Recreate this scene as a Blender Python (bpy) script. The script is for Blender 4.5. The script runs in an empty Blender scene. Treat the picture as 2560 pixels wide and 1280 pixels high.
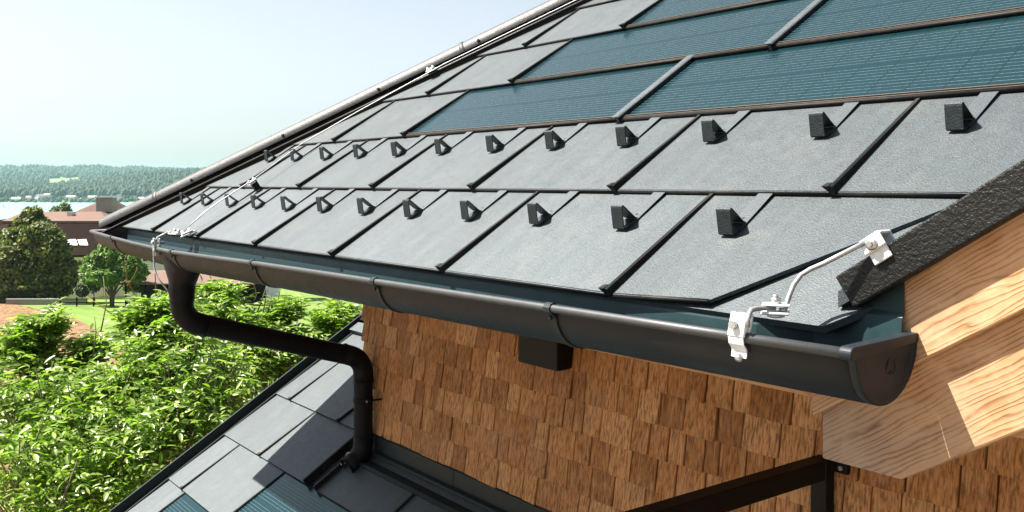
import bpy, math, random
import numpy as np
from mathutils import Vector, Matrix

SC = bpy.context.scene
COL = SC.collection
R = math.radians

# ------------------------------------------------------------------ camera, sky, sun, exposure
YAW = 52.897
CAM = Vector((1.571, -1.464, 0.255))
cam = bpy.data.cameras.new('camera')
cam.sensor_width = 36.0
cam.lens = 2332.05 / 2560 * 36
cam.shift_y = -(640 - 456.35) / 2560
cam.clip_start = 0.05
cam.clip_end = 20000
camo = bpy.data.objects.new('camera', cam)
COL.objects.link(camo)
camo.location = CAM
camo.rotation_euler = (R(90), 0, R(YAW))
SC.camera = camo

SUN = Vector((-0.48, -0.51, 1.0)).normalized()
world = bpy.data.worlds.new('World')
SC.world = world
world.use_nodes = True
wn = world.node_tree
sky = wn.nodes.new('ShaderNodeTexSky')
sky.sky_type = 'NISHITA'
sky.sun_disc = False
sky.sun_elevation = math.asin(SUN.z)
sky.sun_rotation = math.atan2(SUN.x, SUN.y) % (2 * math.pi)
sky.altitude = 500
sky.air_density = 1.0
sky.dust_density = 2.2
sky.ozone_density = 1.0
bg = wn.nodes['Background']
bg.inputs['Strength'].default_value = 0.05
hsv = wn.nodes.new('ShaderNodeHueSaturation')
hsv.inputs['Saturation'].default_value = 0.44
wn.links.new(sky.outputs[0], hsv.inputs['Color'])
wn.links.new(hsv.outputs[0], bg.inputs['Color'])

sl = bpy.data.lights.new('sun', 'SUN')
sl.energy = 5.0
sl.angle = R(0.5)
sl.color = (1.0, 0.905, 0.775)
so = bpy.data.objects.new('sun', sl)
COL.objects.link(so)
so.rotation_euler = SUN.to_track_quat('Z', 'Y').to_euler()

SC.view_settings.view_transform = 'Standard'
SC.view_settings.look = 'None'
SC.view_settings.gamma = 1.0
SC.view_settings.exposure = 1.9

# ------------------------------------------------------------------ frames of reference
TH = R(33.77)                       # pitch of the main roof, eave along X
CT, ST = math.cos(TH), math.sin(TH)
TB = 0.63                           # rise of the gable roof on the right
FR = Vector((math.cos(R(YAW)), math.sin(R(YAW)), 0))    # landscape axes: across / away
FW = Vector((-math.sin(R(YAW)), math.cos(R(YAW)), 0))


def RA(x, s, n=0.0):
    return Vector((x, s * CT - n * ST, s * ST + n * CT))


def LW(a, b, z):                    # landscape point: a across, b away, height z
    p = FR * a + FW * b
    return Vector((p.x + CAM.x, p.y + CAM.y, z))


def at(px, py, b):                  # where a sight line of the survey meets distance b
    return LW((px - 1280) / 2332.05 * b, b, CAM.z - (py - 456.35) / 2332.05 * b)


# ------------------------------------------------------------------ mesh helpers
class MB:
    def __init__(self):
        self.v = []
        self.f = []
        self.sm = []

    def add(self, verts, faces, smooth=False):
        o = len(self.v)
        self.v += [tuple(p) for p in verts]
        self.f += [tuple(i + o for i in f) for f in faces]
        self.sm += [smooth] * len(faces)
        return self

    def quad(self, a, b, c, d):
        return self.add([a, b, c, d], [(0, 1, 2, 3)])

    def box(self, lo, hi, fn=None):
        x0, y0, z0 = lo
        x1, y1, z1 = hi
        vs = [(x0, y0, z0), (x1, y0, z0), (x1, y1, z0), (x0, y1, z0), (x0, y0, z1), (x1, y0, z1), (x1, y1, z1), (x0, y1, z1)]
        if fn:
            vs = [fn(*p) for p in vs]
        return self.add(vs, [(0, 3, 2, 1), (4, 5, 6, 7), (0, 1, 5, 4), (1, 2, 6, 5), (2, 3, 7, 6), (3, 0, 4, 7)])

    def bbox(self, lo, hi, c=0.003, fn=None):
        """box with chamfered edges"""
        x0, y0, z0 = lo
        x1, y1, z1 = hi
        vs, idx = [], {}
        for i, x in enumerate((x0, x1)):
            for j, y in enumerate((y0, y1)):
                for k, z in enumerate((z0, z1)):
                    sx, sy, sz = (c if i == 0 else -c), (c if j == 0 else -c), (c if k == 0 else -c)
                    for ax, p in enumerate(((x, y + sy, z + sz), (x + sx, y, z + sz), (x + sx, y + sy, z))):
                        idx[(i, j, k, ax)] = len(vs)
                        vs.append(p)
        fs = []
        for i in (0, 1):
            fs.append([idx[(i, j, k, 0)] for j, k in ((0, 0), (1, 0), (1, 1), (0, 1))])
            fs.append([idx[(j, i, k, 1)] for j, k in ((0, 0), (1, 0), (1, 1), (0, 1))])
            fs.append([idx[(j, k, i, 2)] for j, k in ((0, 0), (1, 0), (1, 1), (0, 1))])
        for j in (0, 1):
            for k in (0, 1):
                fs.append([idx[(0, j, k, 1)], idx[(1, j, k, 1)], idx[(1, j, k, 2)], idx[(0, j, k, 2)]])
                fs.append([idx[(j, 0, k, 0)], idx[(j, 1, k, 0)], idx[(j, 1, k, 2)], idx[(j, 0, k, 2)]])
                fs.append([idx[(j, k, 0, 0)], idx[(j, k, 1, 0)], idx[(j, k, 1, 1)], idx[(j, k, 0, 1)]])
                for i in (0, 1):
                    pass
        for i in (0, 1):
            for j in (0, 1):
                for k in (0, 1):
                    fs.append([idx[(i, j, k, 0)], idx[(i, j, k, 1)], idx[(i, j, k, 2)]])
        if fn:
            vs = [fn(*p) for p in vs]
        return self.add(vs, fs)

    def prism(self, poly, fn, t0, t1):
        """poly: 2D points; fn(u, v, t) -> 3D"""
        n = len(poly)
        vs = [fn(u, v, t0) for u, v in poly] + [fn(u, v, t1) for u, v in poly]
        fs = [tuple(range(n)), tuple(range(2 * n - 1, n - 1, -1))]
        fs += [(i, i + n, (i + 1) % n + n, (i + 1) % n) for i in range(n)]
        return self.add(vs, fs)

    def tube(self, pts, r, n=12, caps=True, closed=False, flat=None):
        pts = [Vector(p) for p in pts]
        rs = r if isinstance(r, (list, tuple)) else [r] * len(pts)
        vs, fs = [], []
        up = None
        m = len(pts)
        for i, p in enumerate(pts):
            if closed:
                t = pts[(i + 1) % m] - pts[i - 1]
            else:
                t = pts[min(i + 1, m - 1)] - pts[max(i - 1, 0)]
            t.normalize()
            if up is None:
                up = t.orthogonal().normalized()
            up = (up - t * up.dot(t)).normalized()
            bn = t.cross(up)
            for k in range(n):
                a = 2 * math.pi * k / n
                vs.append(p + (up * math.cos(a) + bn * math.sin(a)) * rs[i])
        seg = m if closed else m - 1
        for i in range(seg):
            j = (i + 1) % m
            for k in range(n):
                k2 = (k + 1) % n
                fs.append((i * n + k, i * n + k2, j * n + k2, j * n + k))
        self.add(vs, fs, True)
        if caps and not closed:
            o = len(self.v) - len(vs)
            self.f.append(tuple(o + k for k in range(n - 1, -1, -1)))
            self.f.append(tuple(o + (m - 1) * n + k for k in range(n)))
            self.sm += [False, False]
        return self

    def sheet(self, rows, smooth=False, close=False):
        """grid of points"""
        n = len(rows[0])
        vs = [p for row in rows for p in row]
        fs = []
        for i in range(len(rows) - 1):
            for k in range(n if close else n - 1):
                k2 = (k + 1) % n
                fs.append((i * n + k, i * n + k2, (i + 1) * n + k2, (i + 1) * n + k))
        return self.add(vs, fs, smooth)

    def ribbon(self, path, w0, w1, t, fn, smooth=False):
        """flat strip of thickness t following a 2D path, between widths w0..w1; fn(w, p, q)"""
        m = len(path)
        offs = []
        for i, (p, q) in enumerate(path):
            a = path[max(i - 1, 0)]
            b = path[min(i + 1, m - 1)]
            dx, dy = b[0] - a[0], b[1] - a[1]
            L = math.hypot(dx, dy) or 1
            offs.append((-dy / L * t, dx / L * t))
        rows = []
        for (p, q), (ox, oy) in zip(path, offs):
            rows.append([fn(w0, p, q), fn(w1, p, q), fn(w1, p + ox, q + oy), fn(w0, p + ox, q + oy)])
        self.sheet(rows, smooth, close=True)
        self.add(rows[0], [(3, 2, 1, 0)])
        self.add(rows[-1], [(0, 1, 2, 3)])
        return self

    def build(self, name, m, parent=None, off=None):
        me = bpy.data.meshes.new(name)
        if off is None:
            off = parent['_o'] if parent is not None else (0, 0, 0)
        ox, oy, oz = off
        me.from_pydata([(x - ox, y - oy, z - oz) for x, y, z in self.v], [], self.f)
        me.polygons.foreach_set('use_smooth', self.sm)
        me.materials.append(m)
        me.update()
        o = bpy.data.objects.new(name, me)
        COL.objects.link(o)
        if parent is not None:
            o.parent = parent
            o['_o'] = tuple(off)
        return o


def npmesh(name, V, F, m, parent=None, cols=None, smooth=False):
    """V (n,3) array, F (m,k) array of equal-sided faces"""
    me = bpy.data.meshes.new(name)
    off = np.array(parent['_o'] if parent is not None else (0, 0, 0))
    V = np.asarray(V, dtype=np.float64) - off
    k = F.shape[1]
    me.vertices.add(len(V))
    me.vertices.foreach_set('co', V.ravel())
    me.loops.add(F.size)
    me.loops.foreach_set('vertex_index', F.ravel().astype(np.int32))
    me.polygons.add(len(F))
    me.polygons.foreach_set('loop_start', (np.arange(len(F)) * k).astype(np.int32))
    me.polygons.foreach_set('use_smooth', np.full(len(F), smooth))
    me.update(calc_edges=True)
    me.materials.append(m)
    o = bpy.data.objects.new(name, me)
    COL.objects.link(o)
    if parent is not None:
        o.parent = parent
        o['_o'] = tuple(off)
    return o


def tag(o, label=None, cat=None, group=None, kind=None):
    if label:
        o['label'] = label
    if cat:
        o['category'] = cat
    if group:
        o['group'] = group
    if kind:
        o['kind'] = kind
    return o


def thing(name, label, cat, loc=(0, 0, 0), group=None):
    o = bpy.data.objects.new(name, None)
    o.empty_display_size = 0.1
    COL.objects.link(o)
    o.location = loc
    o['_o'] = tuple(loc)
    return tag(o, label, cat, group)


def copy_tree(o, parent=None):
    c = o.copy()
    COL.objects.link(c)
    c.parent = parent
    for ch in list(o.children):
        copy_tree(ch, c)
    return c


def clip(poly, a, b, c):
    """keep a*x + b*y + c >= 0"""
    out = []
    for i in range(len(poly)):
        p, q = poly[i], poly[(i + 1) % len(poly)]
        dp = a * p[0] + b * p[1] + c
        dq = a * q[0] + b * q[1] + c
        if dp >= 0:
            out.append(p)
        if (dp > 0) != (dq > 0) and abs(dp - dq) > 1e-12:
            t = dp / (dp - dq)
            out.append((p[0] + (q[0] - p[0]) * t, p[1] + (q[1] - p[1]) * t))
    return out


# ------------------------------------------------------------------ materials
class NT:
    def __init__(self, name):
        self.m = bpy.data.materials.new(name)
        self.m.use_nodes = True
        self.t = self.m.node_tree
        self.b = self.t.nodes['Principled BSDF']
        self.out = self.t.nodes['Material Output']

    def n(self, kind, **kw):
        nd = self.t.nodes.new(kind)
        for k, v in kw.items():
            if k.startswith('i_'):
                nd.inputs[k[2:].replace('_', ' ')].default_value = v
            else:
                setattr(nd, k, v)
        return nd

    def l(self, a, b):
        self.t.links.new(a, b)

    def set(self, **kw):
        for k, v in kw.items():
            self.b.inputs[k.replace('_', ' ')].default_value = v

    def coords(self, scale=(1, 1, 1), kind='Object'):
        tc = self.n('ShaderNodeTexCoord')
        mp = self.n('ShaderNodeMapping')
        mp.inputs['Scale'].default_value = scale
        self.l(tc.outputs[kind], mp.inputs['Vector'])
        return mp.outputs[0]

    def noise(self, vec, scale, detail=3, rough=0.5):
        nd = self.n('ShaderNodeTexNoise')
        nd.inputs['Scale'].default_value = scale
        nd.inputs['Detail'].default_value = detail
        nd.inputs['Roughness'].default_value = rough
        self.l(vec, nd.inputs['Vector'])
        return nd.outputs['Fac']

    def ramp(self, fac, stops):
        nd = self.n('ShaderNodeValToRGB')
        e = nd.color_ramp.elements
        while len(e) < len(stops):
            e.new(0.5)
        for el, (p, c) in zip(e, stops):
            el.position = p
            el.color = (c[0], c[1], c[2], 1) if isinstance(c, (tuple, list)) else (c, c, c, 1)
        self.l(fac, nd.inputs['Fac'])
        return nd.outputs['Color']

    def mix(self, fac, a, b, mode='MIX'):
        nd = self.n('ShaderNodeMix', data_type='RGBA', blend_type=mode)
        for s, v in ((nd.inputs[0], fac), (nd.inputs[6], a), (nd.inputs[7], b)):
            if isinstance(v, bpy.types.NodeSocket):
                self.l(v, s)
            elif isinstance(v, (int, float)):
                s.default_value = v
            else:
                s.default_value = (v[0], v[1], v[2], 1)
        return nd.outputs[2]

    def math(self, op, a, b=0.0, clampit=False):
        nd = self.n('ShaderNodeMath', operation=op)
        nd.use_clamp = clampit
        for s, v in ((nd.inputs[0], a), (nd.inputs[1], b)):
            if isinstance(v, bpy.types.NodeSocket):
                self.l(v, s)
            else:
                s.default_value = v
        return nd.outputs[0]

    def bump(self, h, strength, dist):
        nd = self.n('ShaderNodeBump')
        nd.inputs['Strength'].default_value = strength
        nd.inputs['Distance'].default_value = dist
        self.l(h, nd.inputs['Height'])
        self.l(nd.outputs[0], self.b.inputs['Normal'])
        return nd

    def color(self, c):
        self.l(c, self.b.inputs['Base Color'])


def metal_paint(name, col, rough=0.5, grain=700, bump=0.25, dist=0.0006, spec=0.5, var=0.12, tile=0.0, dirt=0.0, met=0.5):
    m = NT(name)
    v = m.coords()
    g = m.noise(v, grain, 2, 0.6)
    big = m.noise(v, 2.3, 5, 0.6)
    mid = m.noise(v, 30, 4, 0.6)
    f = m.math('ADD', m.math('MULTIPLY', big, 0.55), m.math('MULTIPLY', mid, 0.45))
    lo = tuple(c * (1 - var) for c in col)
    hi = tuple(c * (1 + var) for c in col)
    c = m.ramp(f, [(0.3, lo), (0.7, hi)])
    c = m.mix(m.math('MULTIPLY', g, 0.9), m.mix(1.0, c, (0.3, 0.3, 0.3), 'MULTIPLY'), m.mix(1.0, c, (1.9, 1.9, 1.9), 'MULTIPLY'))
    if tile:
        sk = m.coords((17, 0.7, 0.7))
        stv = m.noise(sk, 1.0, 4, 0.65)
        c = m.mix(1.0, c, m.ramp(stv, [(0.3, 0.9), (0.7, 1.08)]), 'MULTIPLY')
        geo = m.n('ShaderNodeNewGeometry')
        rnd = m.ramp(geo.outputs['Random Per Island'], [(0, 1 - tile), (1, 1 + tile)])
        c = m.mix(1.0, c, rnd, 'MULTIPLY')
    if dirt:
        d = m.noise(v, 9, 6, 0.7)
        c = m.mix(m.ramp(d, [(0.52, 0), (0.75, dirt)]), c, (0.33, 0.3, 0.26))
    m.color(c)
    rr = m.ramp(mid, [(0.3, rough - 0.06), (0.7, rough + 0.06)])
    m.l(rr, m.b.inputs['Roughness'])
    m.set(Specular_IOR_Level=spec, Metallic=met)
    m.bump(g, bump, dist)
    return m.m


def plain(name, col, rough=0.6, metallic=0.0, scale=12, var=0.15, bump=0.0, dist=0.01, spec=0.5):
    m = NT(name)
    v = m.coords()
    f = m.noise(v, scale, 5, 0.6)
    m.color(m.ramp(f, [(0.3, tuple(c * (1 - var) for c in col)), (0.7, tuple(c * (1 + var) for c in col))]))
    m.set(Roughness=rough, Metallic=metallic, Specular_IOR_Level=spec)
    if bump:
        m.bump(f, bump, dist)
    return m.m


def timber(name, light, line, grey=0.0, seed=0.0):
    """planed board, grain along local X"""
    m = NT(name)
    tc = m.n('ShaderNodeTexCoord')
    mp = m.n('ShaderNodeMapping')
    mp.inputs['Location'].default_value = (seed, seed * 0.7, seed * 1.3)
    m.l(tc.outputs['Object'], mp.inputs['Vector'])
    v = mp.outputs[0]
    st = m.n('ShaderNodeMapping')
    st.inputs['Scale'].default_value = (0.33, 1, 1)
    m.l(v, st.inputs['Vector'])
    warp = m.noise(st.outputs[0], 5.5, 2, 0.45)
    st2 = m.n('ShaderNodeMapping')
    st2.inputs['Scale'].default_value = (1.3, 1, 3)
    m.l(v, st2.inputs['Vector'])
    warp2 = m.noise(st2.outputs[0], 9, 2, 0.5)
    # knots pull the rings round them
    kv = m.n('ShaderNodeMapping')
    kv.inputs['Scale'].default_value = (2.2, 0.01, 7.5)
    m.l(v, kv.inputs['Vector'])
    vor = m.n('ShaderNodeTexVoronoi')
    vor.inputs['Scale'].default_value = 1.0
    m.l(kv.outputs[0], vor.inputs['Vector'])
    kd = vor.outputs['Distance']
    pull = m.math('MULTIPLY', m.math('POWER', m.math('SUBTRACT', 1.0, m.math('MULTIPLY', kd, 2.2), True), 3.0), 0.035)
    sx = m.n('ShaderNodeSeparateXYZ')
    m.l(v, sx.inputs[0])
    h = m.math('ADD', sx.outputs['Z'], m.math('MULTIPLY', sx.outputs['Y'], 0.8))
    h = m.math('ADD', h, m.math('MULTIPLY', m.math('SUBTRACT', warp, 0.5), 0.032))
    h = m.math('ADD', h, m.math('MULTIPLY', m.math('SUBTRACT', warp2, 0.5), 0.012))
    h = m.math('ADD', h, pull)
    sp_ = m.n('ShaderNodeMapping')
    sp_.inputs['Scale'].default_value = (0.09, 1, 1)
    m.l(v, sp_.inputs['Vector'])
    uneven = m.noise(sp_.outputs[0], 21, 2, 0.6)
    ring = m.math('FRACT', m.math('ADD', m.math('MULTIPLY', h, 115.0), m.math('MULTIPLY', uneven, 6.0)))
    late = m.ramp(ring, [(0.0, 1.0), (0.08, 0.55), (0.24, 0.0), (0.7, 0.05), (0.93, 0.7), (1.0, 1.0)])
    bd_ = m.n('ShaderNodeMapping')
    bd_.inputs['Scale'].default_value = (0.8, 1, 1)
    m.l(v, bd_.inputs['Vector'])
    bold = m.noise(bd_.outputs[0], 16, 3, 0.65)
    late = m.mix(1.0, late, m.ramp(bold, [(0.35, 0.25), (0.62, 1.0)]), 'MULTIPLY')
    fib = m.n('ShaderNodeMapping')
    fib.inputs['Scale'].default_value = (6, 500, 500)
    m.l(v, fib.inputs['Vector'])
    fine = m.noise(fib.outputs[0], 1.0, 3, 0.6)
    blot = m.noise(v, 7, 4, 0.6)
    lt = m.ramp(bold, [(0.3, light), (0.75, (light[0] * 0.72, light[1] * 0.56, light[2] * 0.4))])
    lt = m.mix(m.ramp(blot, [(0.4, 0.0), (0.75, 0.5)]), lt, tuple(c * 0.6 for c in light))
    c = m.mix(m.math('MULTIPLY', late, 0.95), lt, line)
    c = m.mix(m.ramp(fine, [(0.35, 0.35), (0.7, 0.0)]), c, tuple(x * 0.55 for x in light))
    knot = m.ramp(kd, [(0.05, 0.95), (0.1, 0.0)])
    c = m.mix(knot, c, tuple(x * 0.45 for x in line))
    if grey:
        wv = m.n('ShaderNodeMapping')
        wv.inputs['Scale'].default_value = (1.2, 1, 3)
        m.l(v, wv.inputs['Vector'])
        wz = m.noise(wv.outputs[0], 4.0, 4, 0.6)
        sx0 = m.n('ShaderNodeSeparateXYZ')
        m.l(tc.outputs['Object'], sx0.inputs[0])
        end = m.ramp(sx0.outputs['X'], [(0.0, 1.0), (0.42, 0.0)])
        wfac = m.math('MULTIPLY', m.math('ADD', m.math('MULTIPLY', end, 0.9), m.math('SUBTRACT', wz, 0.62), True), grey)
        c = m.mix(wfac, c, m.mix(late, (0.19, 0.172, 0.16), (0.06, 0.048, 0.04)))
    m.color(c)
    m.set(Roughness=0.62, Specular_IOR_Level=0.3)
    m.bump(late, 0.35, 0.002)
    return m.m


def shingle_mat():
    m = NT('cedar_shingle')
    v = m.coords()
    geo = m.n('ShaderNodeNewGeometry')
    rnd = geo.outputs['Random Per Island']
    base = m.ramp(rnd, [(0.0, (0.27, 0.115, 0.038)), (0.3, (0.36, 0.162, 0.056)), (0.55, (0.41, 0.192, 0.07)), (0.8, (0.46, 0.226, 0.09)), (1.0, (0.52, 0.285, 0.13))])
    off = m.n('ShaderNodeCombineXYZ')
    m.l(m.math('MULTIPLY', rnd, 37.0), off.inputs[0])
    m.l(m.math('MULTIPLY', rnd, 91.0), off.inputs[2])
    add = m.n('ShaderNodeVectorMath', operation='ADD')
    m.l(v, add.inputs[0])
    m.l(off.outputs[0], add.inputs[1])
    g1 = m.n('ShaderNodeMapping')
    g1.inputs['Scale'].default_value = (150, 150, 3.5)
    m.l(add.outputs[0], g1.inputs['Vector'])
    gr = m.noise(g1.outputs[0], 1.0, 4, 0.65)
    g2 = m.n('ShaderNodeMapping')
    g2.inputs['Scale'].default_value = (60, 60, 5)
    m.l(add.outputs[0], g2.inputs['Vector'])
    gw = m.noise(g2.outputs[0], 1.0, 3, 0.6)
    c = m.mix(m.ramp(gr, [(0.38, 0.75), (0.58, 0.0)]), base, (0.07, 0.026, 0.009))
    c = m.mix(m.ramp(gw, [(0.52, 0.0), (0.75, 0.4)]), c, (0.6, 0.38, 0.19))
    wea = m.noise(v, 3.1, 4, 0.6)
    c = m.mix(m.ramp(wea, [(0.55, 0.0), (0.85, 0.25)]), c, (0.42, 0.31, 0.24))
    m.color(c)
    m.set(Roughness=0.7, Specular_IOR_Level=0.25)
    m.bump(gr, 0.5, 0.002)
    return m.m


def glass_solar():
    """dark cells under glass, busbar wires along the eave"""
    m = NT('solar_glass')
    v = m.coords()
    sx = m.n('ShaderNodeSeparateXYZ')
    m.l(v, sx.inputs[0])
    fy = m.math('FRACT', m.math('MULTIPLY', sx.outputs['Y'], 1 / 0.0185))
    bus = m.math('LESS_THAN', m.math('ABSOLUTE', m.math('SUBTRACT', fy, 0.5)), 0.04)
    inside = m.math('MULTIPLY', m.math('GREATER_THAN', sx.outputs['Y'], 0.045), m.math('LESS_THAN', sx.outputs['Y'], 0.392))
    mids = m.math('GREATER_THAN', m.math('ABSOLUTE', m.math('SUBTRACT', sx.outputs['Y'], 0.2175)), 0.011)
    fx = m.math('FRACT', m.math('MULTIPLY', sx.outputs['X'], 1 / 0.105))
    gap = m.math('GREATER_THAN', m.math('ABSOLUTE', m.math('SUBTRACT', fx, 0.5)), 0.012)
    bus = m.math('MULTIPLY', m.math('MULTIPLY', bus, inside), m.math('MULTIPLY', gap, mids))
    dm = m.n('ShaderNodeMapping')
    dm.inputs['Scale'].default_value = (130, 40, 1)
    m.l(v, dm.inputs['Vector'])
    dash = m.noise(dm.outputs[0], 1.0, 1, 0.5)
    bus = m.math('MULTIPLY', bus, m.ramp(dash, [(0.35, 0.35), (0.62, 1.0)]))
    cell = m.mix(gap, (0.003, 0.006, 0.008), (0.004, 0.018, 0.024))
    c = m.mix(bus, cell, (0.1, 0.15, 0.17))
    m.color(c)
    m.set(Roughness=0.2, Specular_IOR_Level=0.36, Specular_Tint=(0.4, 0.98, 0.92, 1))
    sp = m.noise(v, 420, 2, 0.6)
    m.bump(sp, 0.06, 0.0006)
    return m.m


def leaf_mat(name, dark, mid, lite, trans=0.35, rough=0.42):
    m = NT(name)
    geo = m.n('ShaderNodeNewGeometry')
    c = m.ramp(geo.outputs['Random Per Island'], [(0.0, dark), (0.5, mid), (1.0, lite)])
    m.color(c)
    m.set(Roughness=rough, Specular_IOR_Level=0.5)
    tr = m.n('ShaderNodeBsdfTranslucent')
    m.l(m.mix(1.0, c, (1.5, 1.9, 0.7), 'MULTIPLY'), tr.inputs['Color'])
    mx = m.n('ShaderNodeMixShader')
    mx.inputs[0].default_value = trans
    m.l(m.b.outputs[0], mx.inputs[1])
    m.l(tr.outputs[0], mx.inputs[2])
    m.l(mx.outputs[0], m.out.inputs['Surface'])
    return m.m


M = {}
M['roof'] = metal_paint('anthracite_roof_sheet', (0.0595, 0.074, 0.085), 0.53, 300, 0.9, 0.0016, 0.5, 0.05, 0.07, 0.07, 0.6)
M['hem'] = metal_paint('anthracite_hem', (0.006, 0.0072, 0.008), 0.6, 500, 0.4, 0.0008, 0.2, 0.25, 0, 0.07, 0.0)
M['dark'] = metal_paint('anthracite_sheet', (0.012, 0.02, 0.024), 0.5, 900, 0.25, 0.0005, 0.3, 0.12, 0, 0, 0.1)
M['flash'] = metal_paint('eave_sheet', (0.009, 0.03, 0.036), 0.5, 900, 0.3, 0.0005, 0.4, 0.12, 0, 0, 0.3)  # dark teal of the eave's shade put into the base colour
M['cap'] = metal_paint('hip_cap_sheet', (0.04, 0.043, 0.048), 0.5, 160, 0.9, 0.002, 0.5, 0.08, 0, 0, 0.5)
M['gutter'] = metal_paint('gutter_sheet', (0.012, 0.017, 0.0235), 0.5, 1200, 0.15, 0.0004, 0.25, 0.12, 0, 0, 0.15)
M['bead'] = metal_paint('bead_sheet', (0.05, 0.056, 0.062), 0.5, 900, 0.2, 0.0004, 0.5, 0.12, 0, 0, 0.4)
M['pipe'] = metal_paint('downpipe_sheet', (0.006, 0.0065, 0.009), 0.55, 1500, 0.12, 0.0004, 0.12, 0.12, 0, 0, 0.0)
M['stucco'] = metal_paint('stucco_trim', (0.006, 0.007, 0.0075), 0.5, 170, 1.0, 0.003, 0.3, 0.12, 0, 0, 0.2)
M['guard'] = metal_paint('snow_guard_shaded', (0.032, 0.041, 0.047), 0.5, 300, 0.9, 0.0016, 0.5, 0.1, 0, 0, 0.8)  # darker copy of the roof sheet, shade on the plates put in
M['bronze'] = plain('bronze_rail', (0.2, 0.165, 0.14), 0.4, 0.4, 60, 0.2)
M['steel'] = plain('galvanised_steel', (0.36, 0.39, 0.41), 0.38, 0.55, 40, 0.2)
M['rod'] = plain('aluminium_rod', (0.3, 0.32, 0.34), 0.42, 0.5, 60, 0.15)
M['white_clamp'] = plain('zinc_clamp', (0.58, 0.62, 0.67), 0.5, 0.2, 70, 0.15, 0.2, 0.001)
M['bolt'] = plain('bolt_steel', (0.42, 0.43, 0.44), 0.35, 0.8, 90, 0.2)
M['black'] = plain('black_powder_coat', (0.004, 0.004, 0.0042), 0.5, 0.0, 40, 0.2, spec=0.2)
M['void'] = plain('dark_gap_shade', (0.01, 0.01, 0.01), 0.9)
M['glass'] = glass_solar()
M['shingle'] = shingle_mat()
M['board'] = timber('larch_board', (0.56, 0.36, 0.22), (0.17, 0.062, 0.015), 0.45, 2.3)
M['beam'] = timber('larch_beam', (0.54, 0.35, 0.215), (0.15, 0.058, 0.015), 0.95, 11.7)
M['soffit'] = timber('spruce_soffit', (0.5, 0.34, 0.2), (0.3, 0.15, 0.06), 0.0, 5.1)

# ------------------------------------------------------------------ house: roofs
HIP_K, HIP_M = -4.28, 1.137         # hip in plan: X = HIP_K + HIP_M * Y
VAL_K, VAL_M = 0.26, 1.13           # cut edge of the tiles along the valley
TW, TH_ = 0.70, 0.42                # panel width and exposed height
NC = 8
DROP = 0.012

house = thing('house', 'timber shingled house with dark metal roof filling the right of the view', 'house', (0, 2.5, -5.5))


def hipcut(poly, k=HIP_K + 0.16):
    return clip(poly, 1, -HIP_M * CT, -k)


def valcut(poly, k=VAL_K):
    return clip(poly, -1, VAL_M * CT, k)


def tiles_row(k):
    """(u0, u1, solar) list of the row with lower edge v = k"""
    off = 0.0 if k % 2 == 0 else 0.5
    us = -3 + 0.5 * (k - 2)
    res = []
    if k < 2:
        u = -7 + off
        while u < 6:
            res.append((u, u + 1, False))
            u += 1
    else:
        u = us
        while u > -7:
            res.append((u - 1, u, False))
            u -= 1
        u = us
        while u < 4:
            res.append((u, u + 2, True))
            u += 2
    return res


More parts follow.
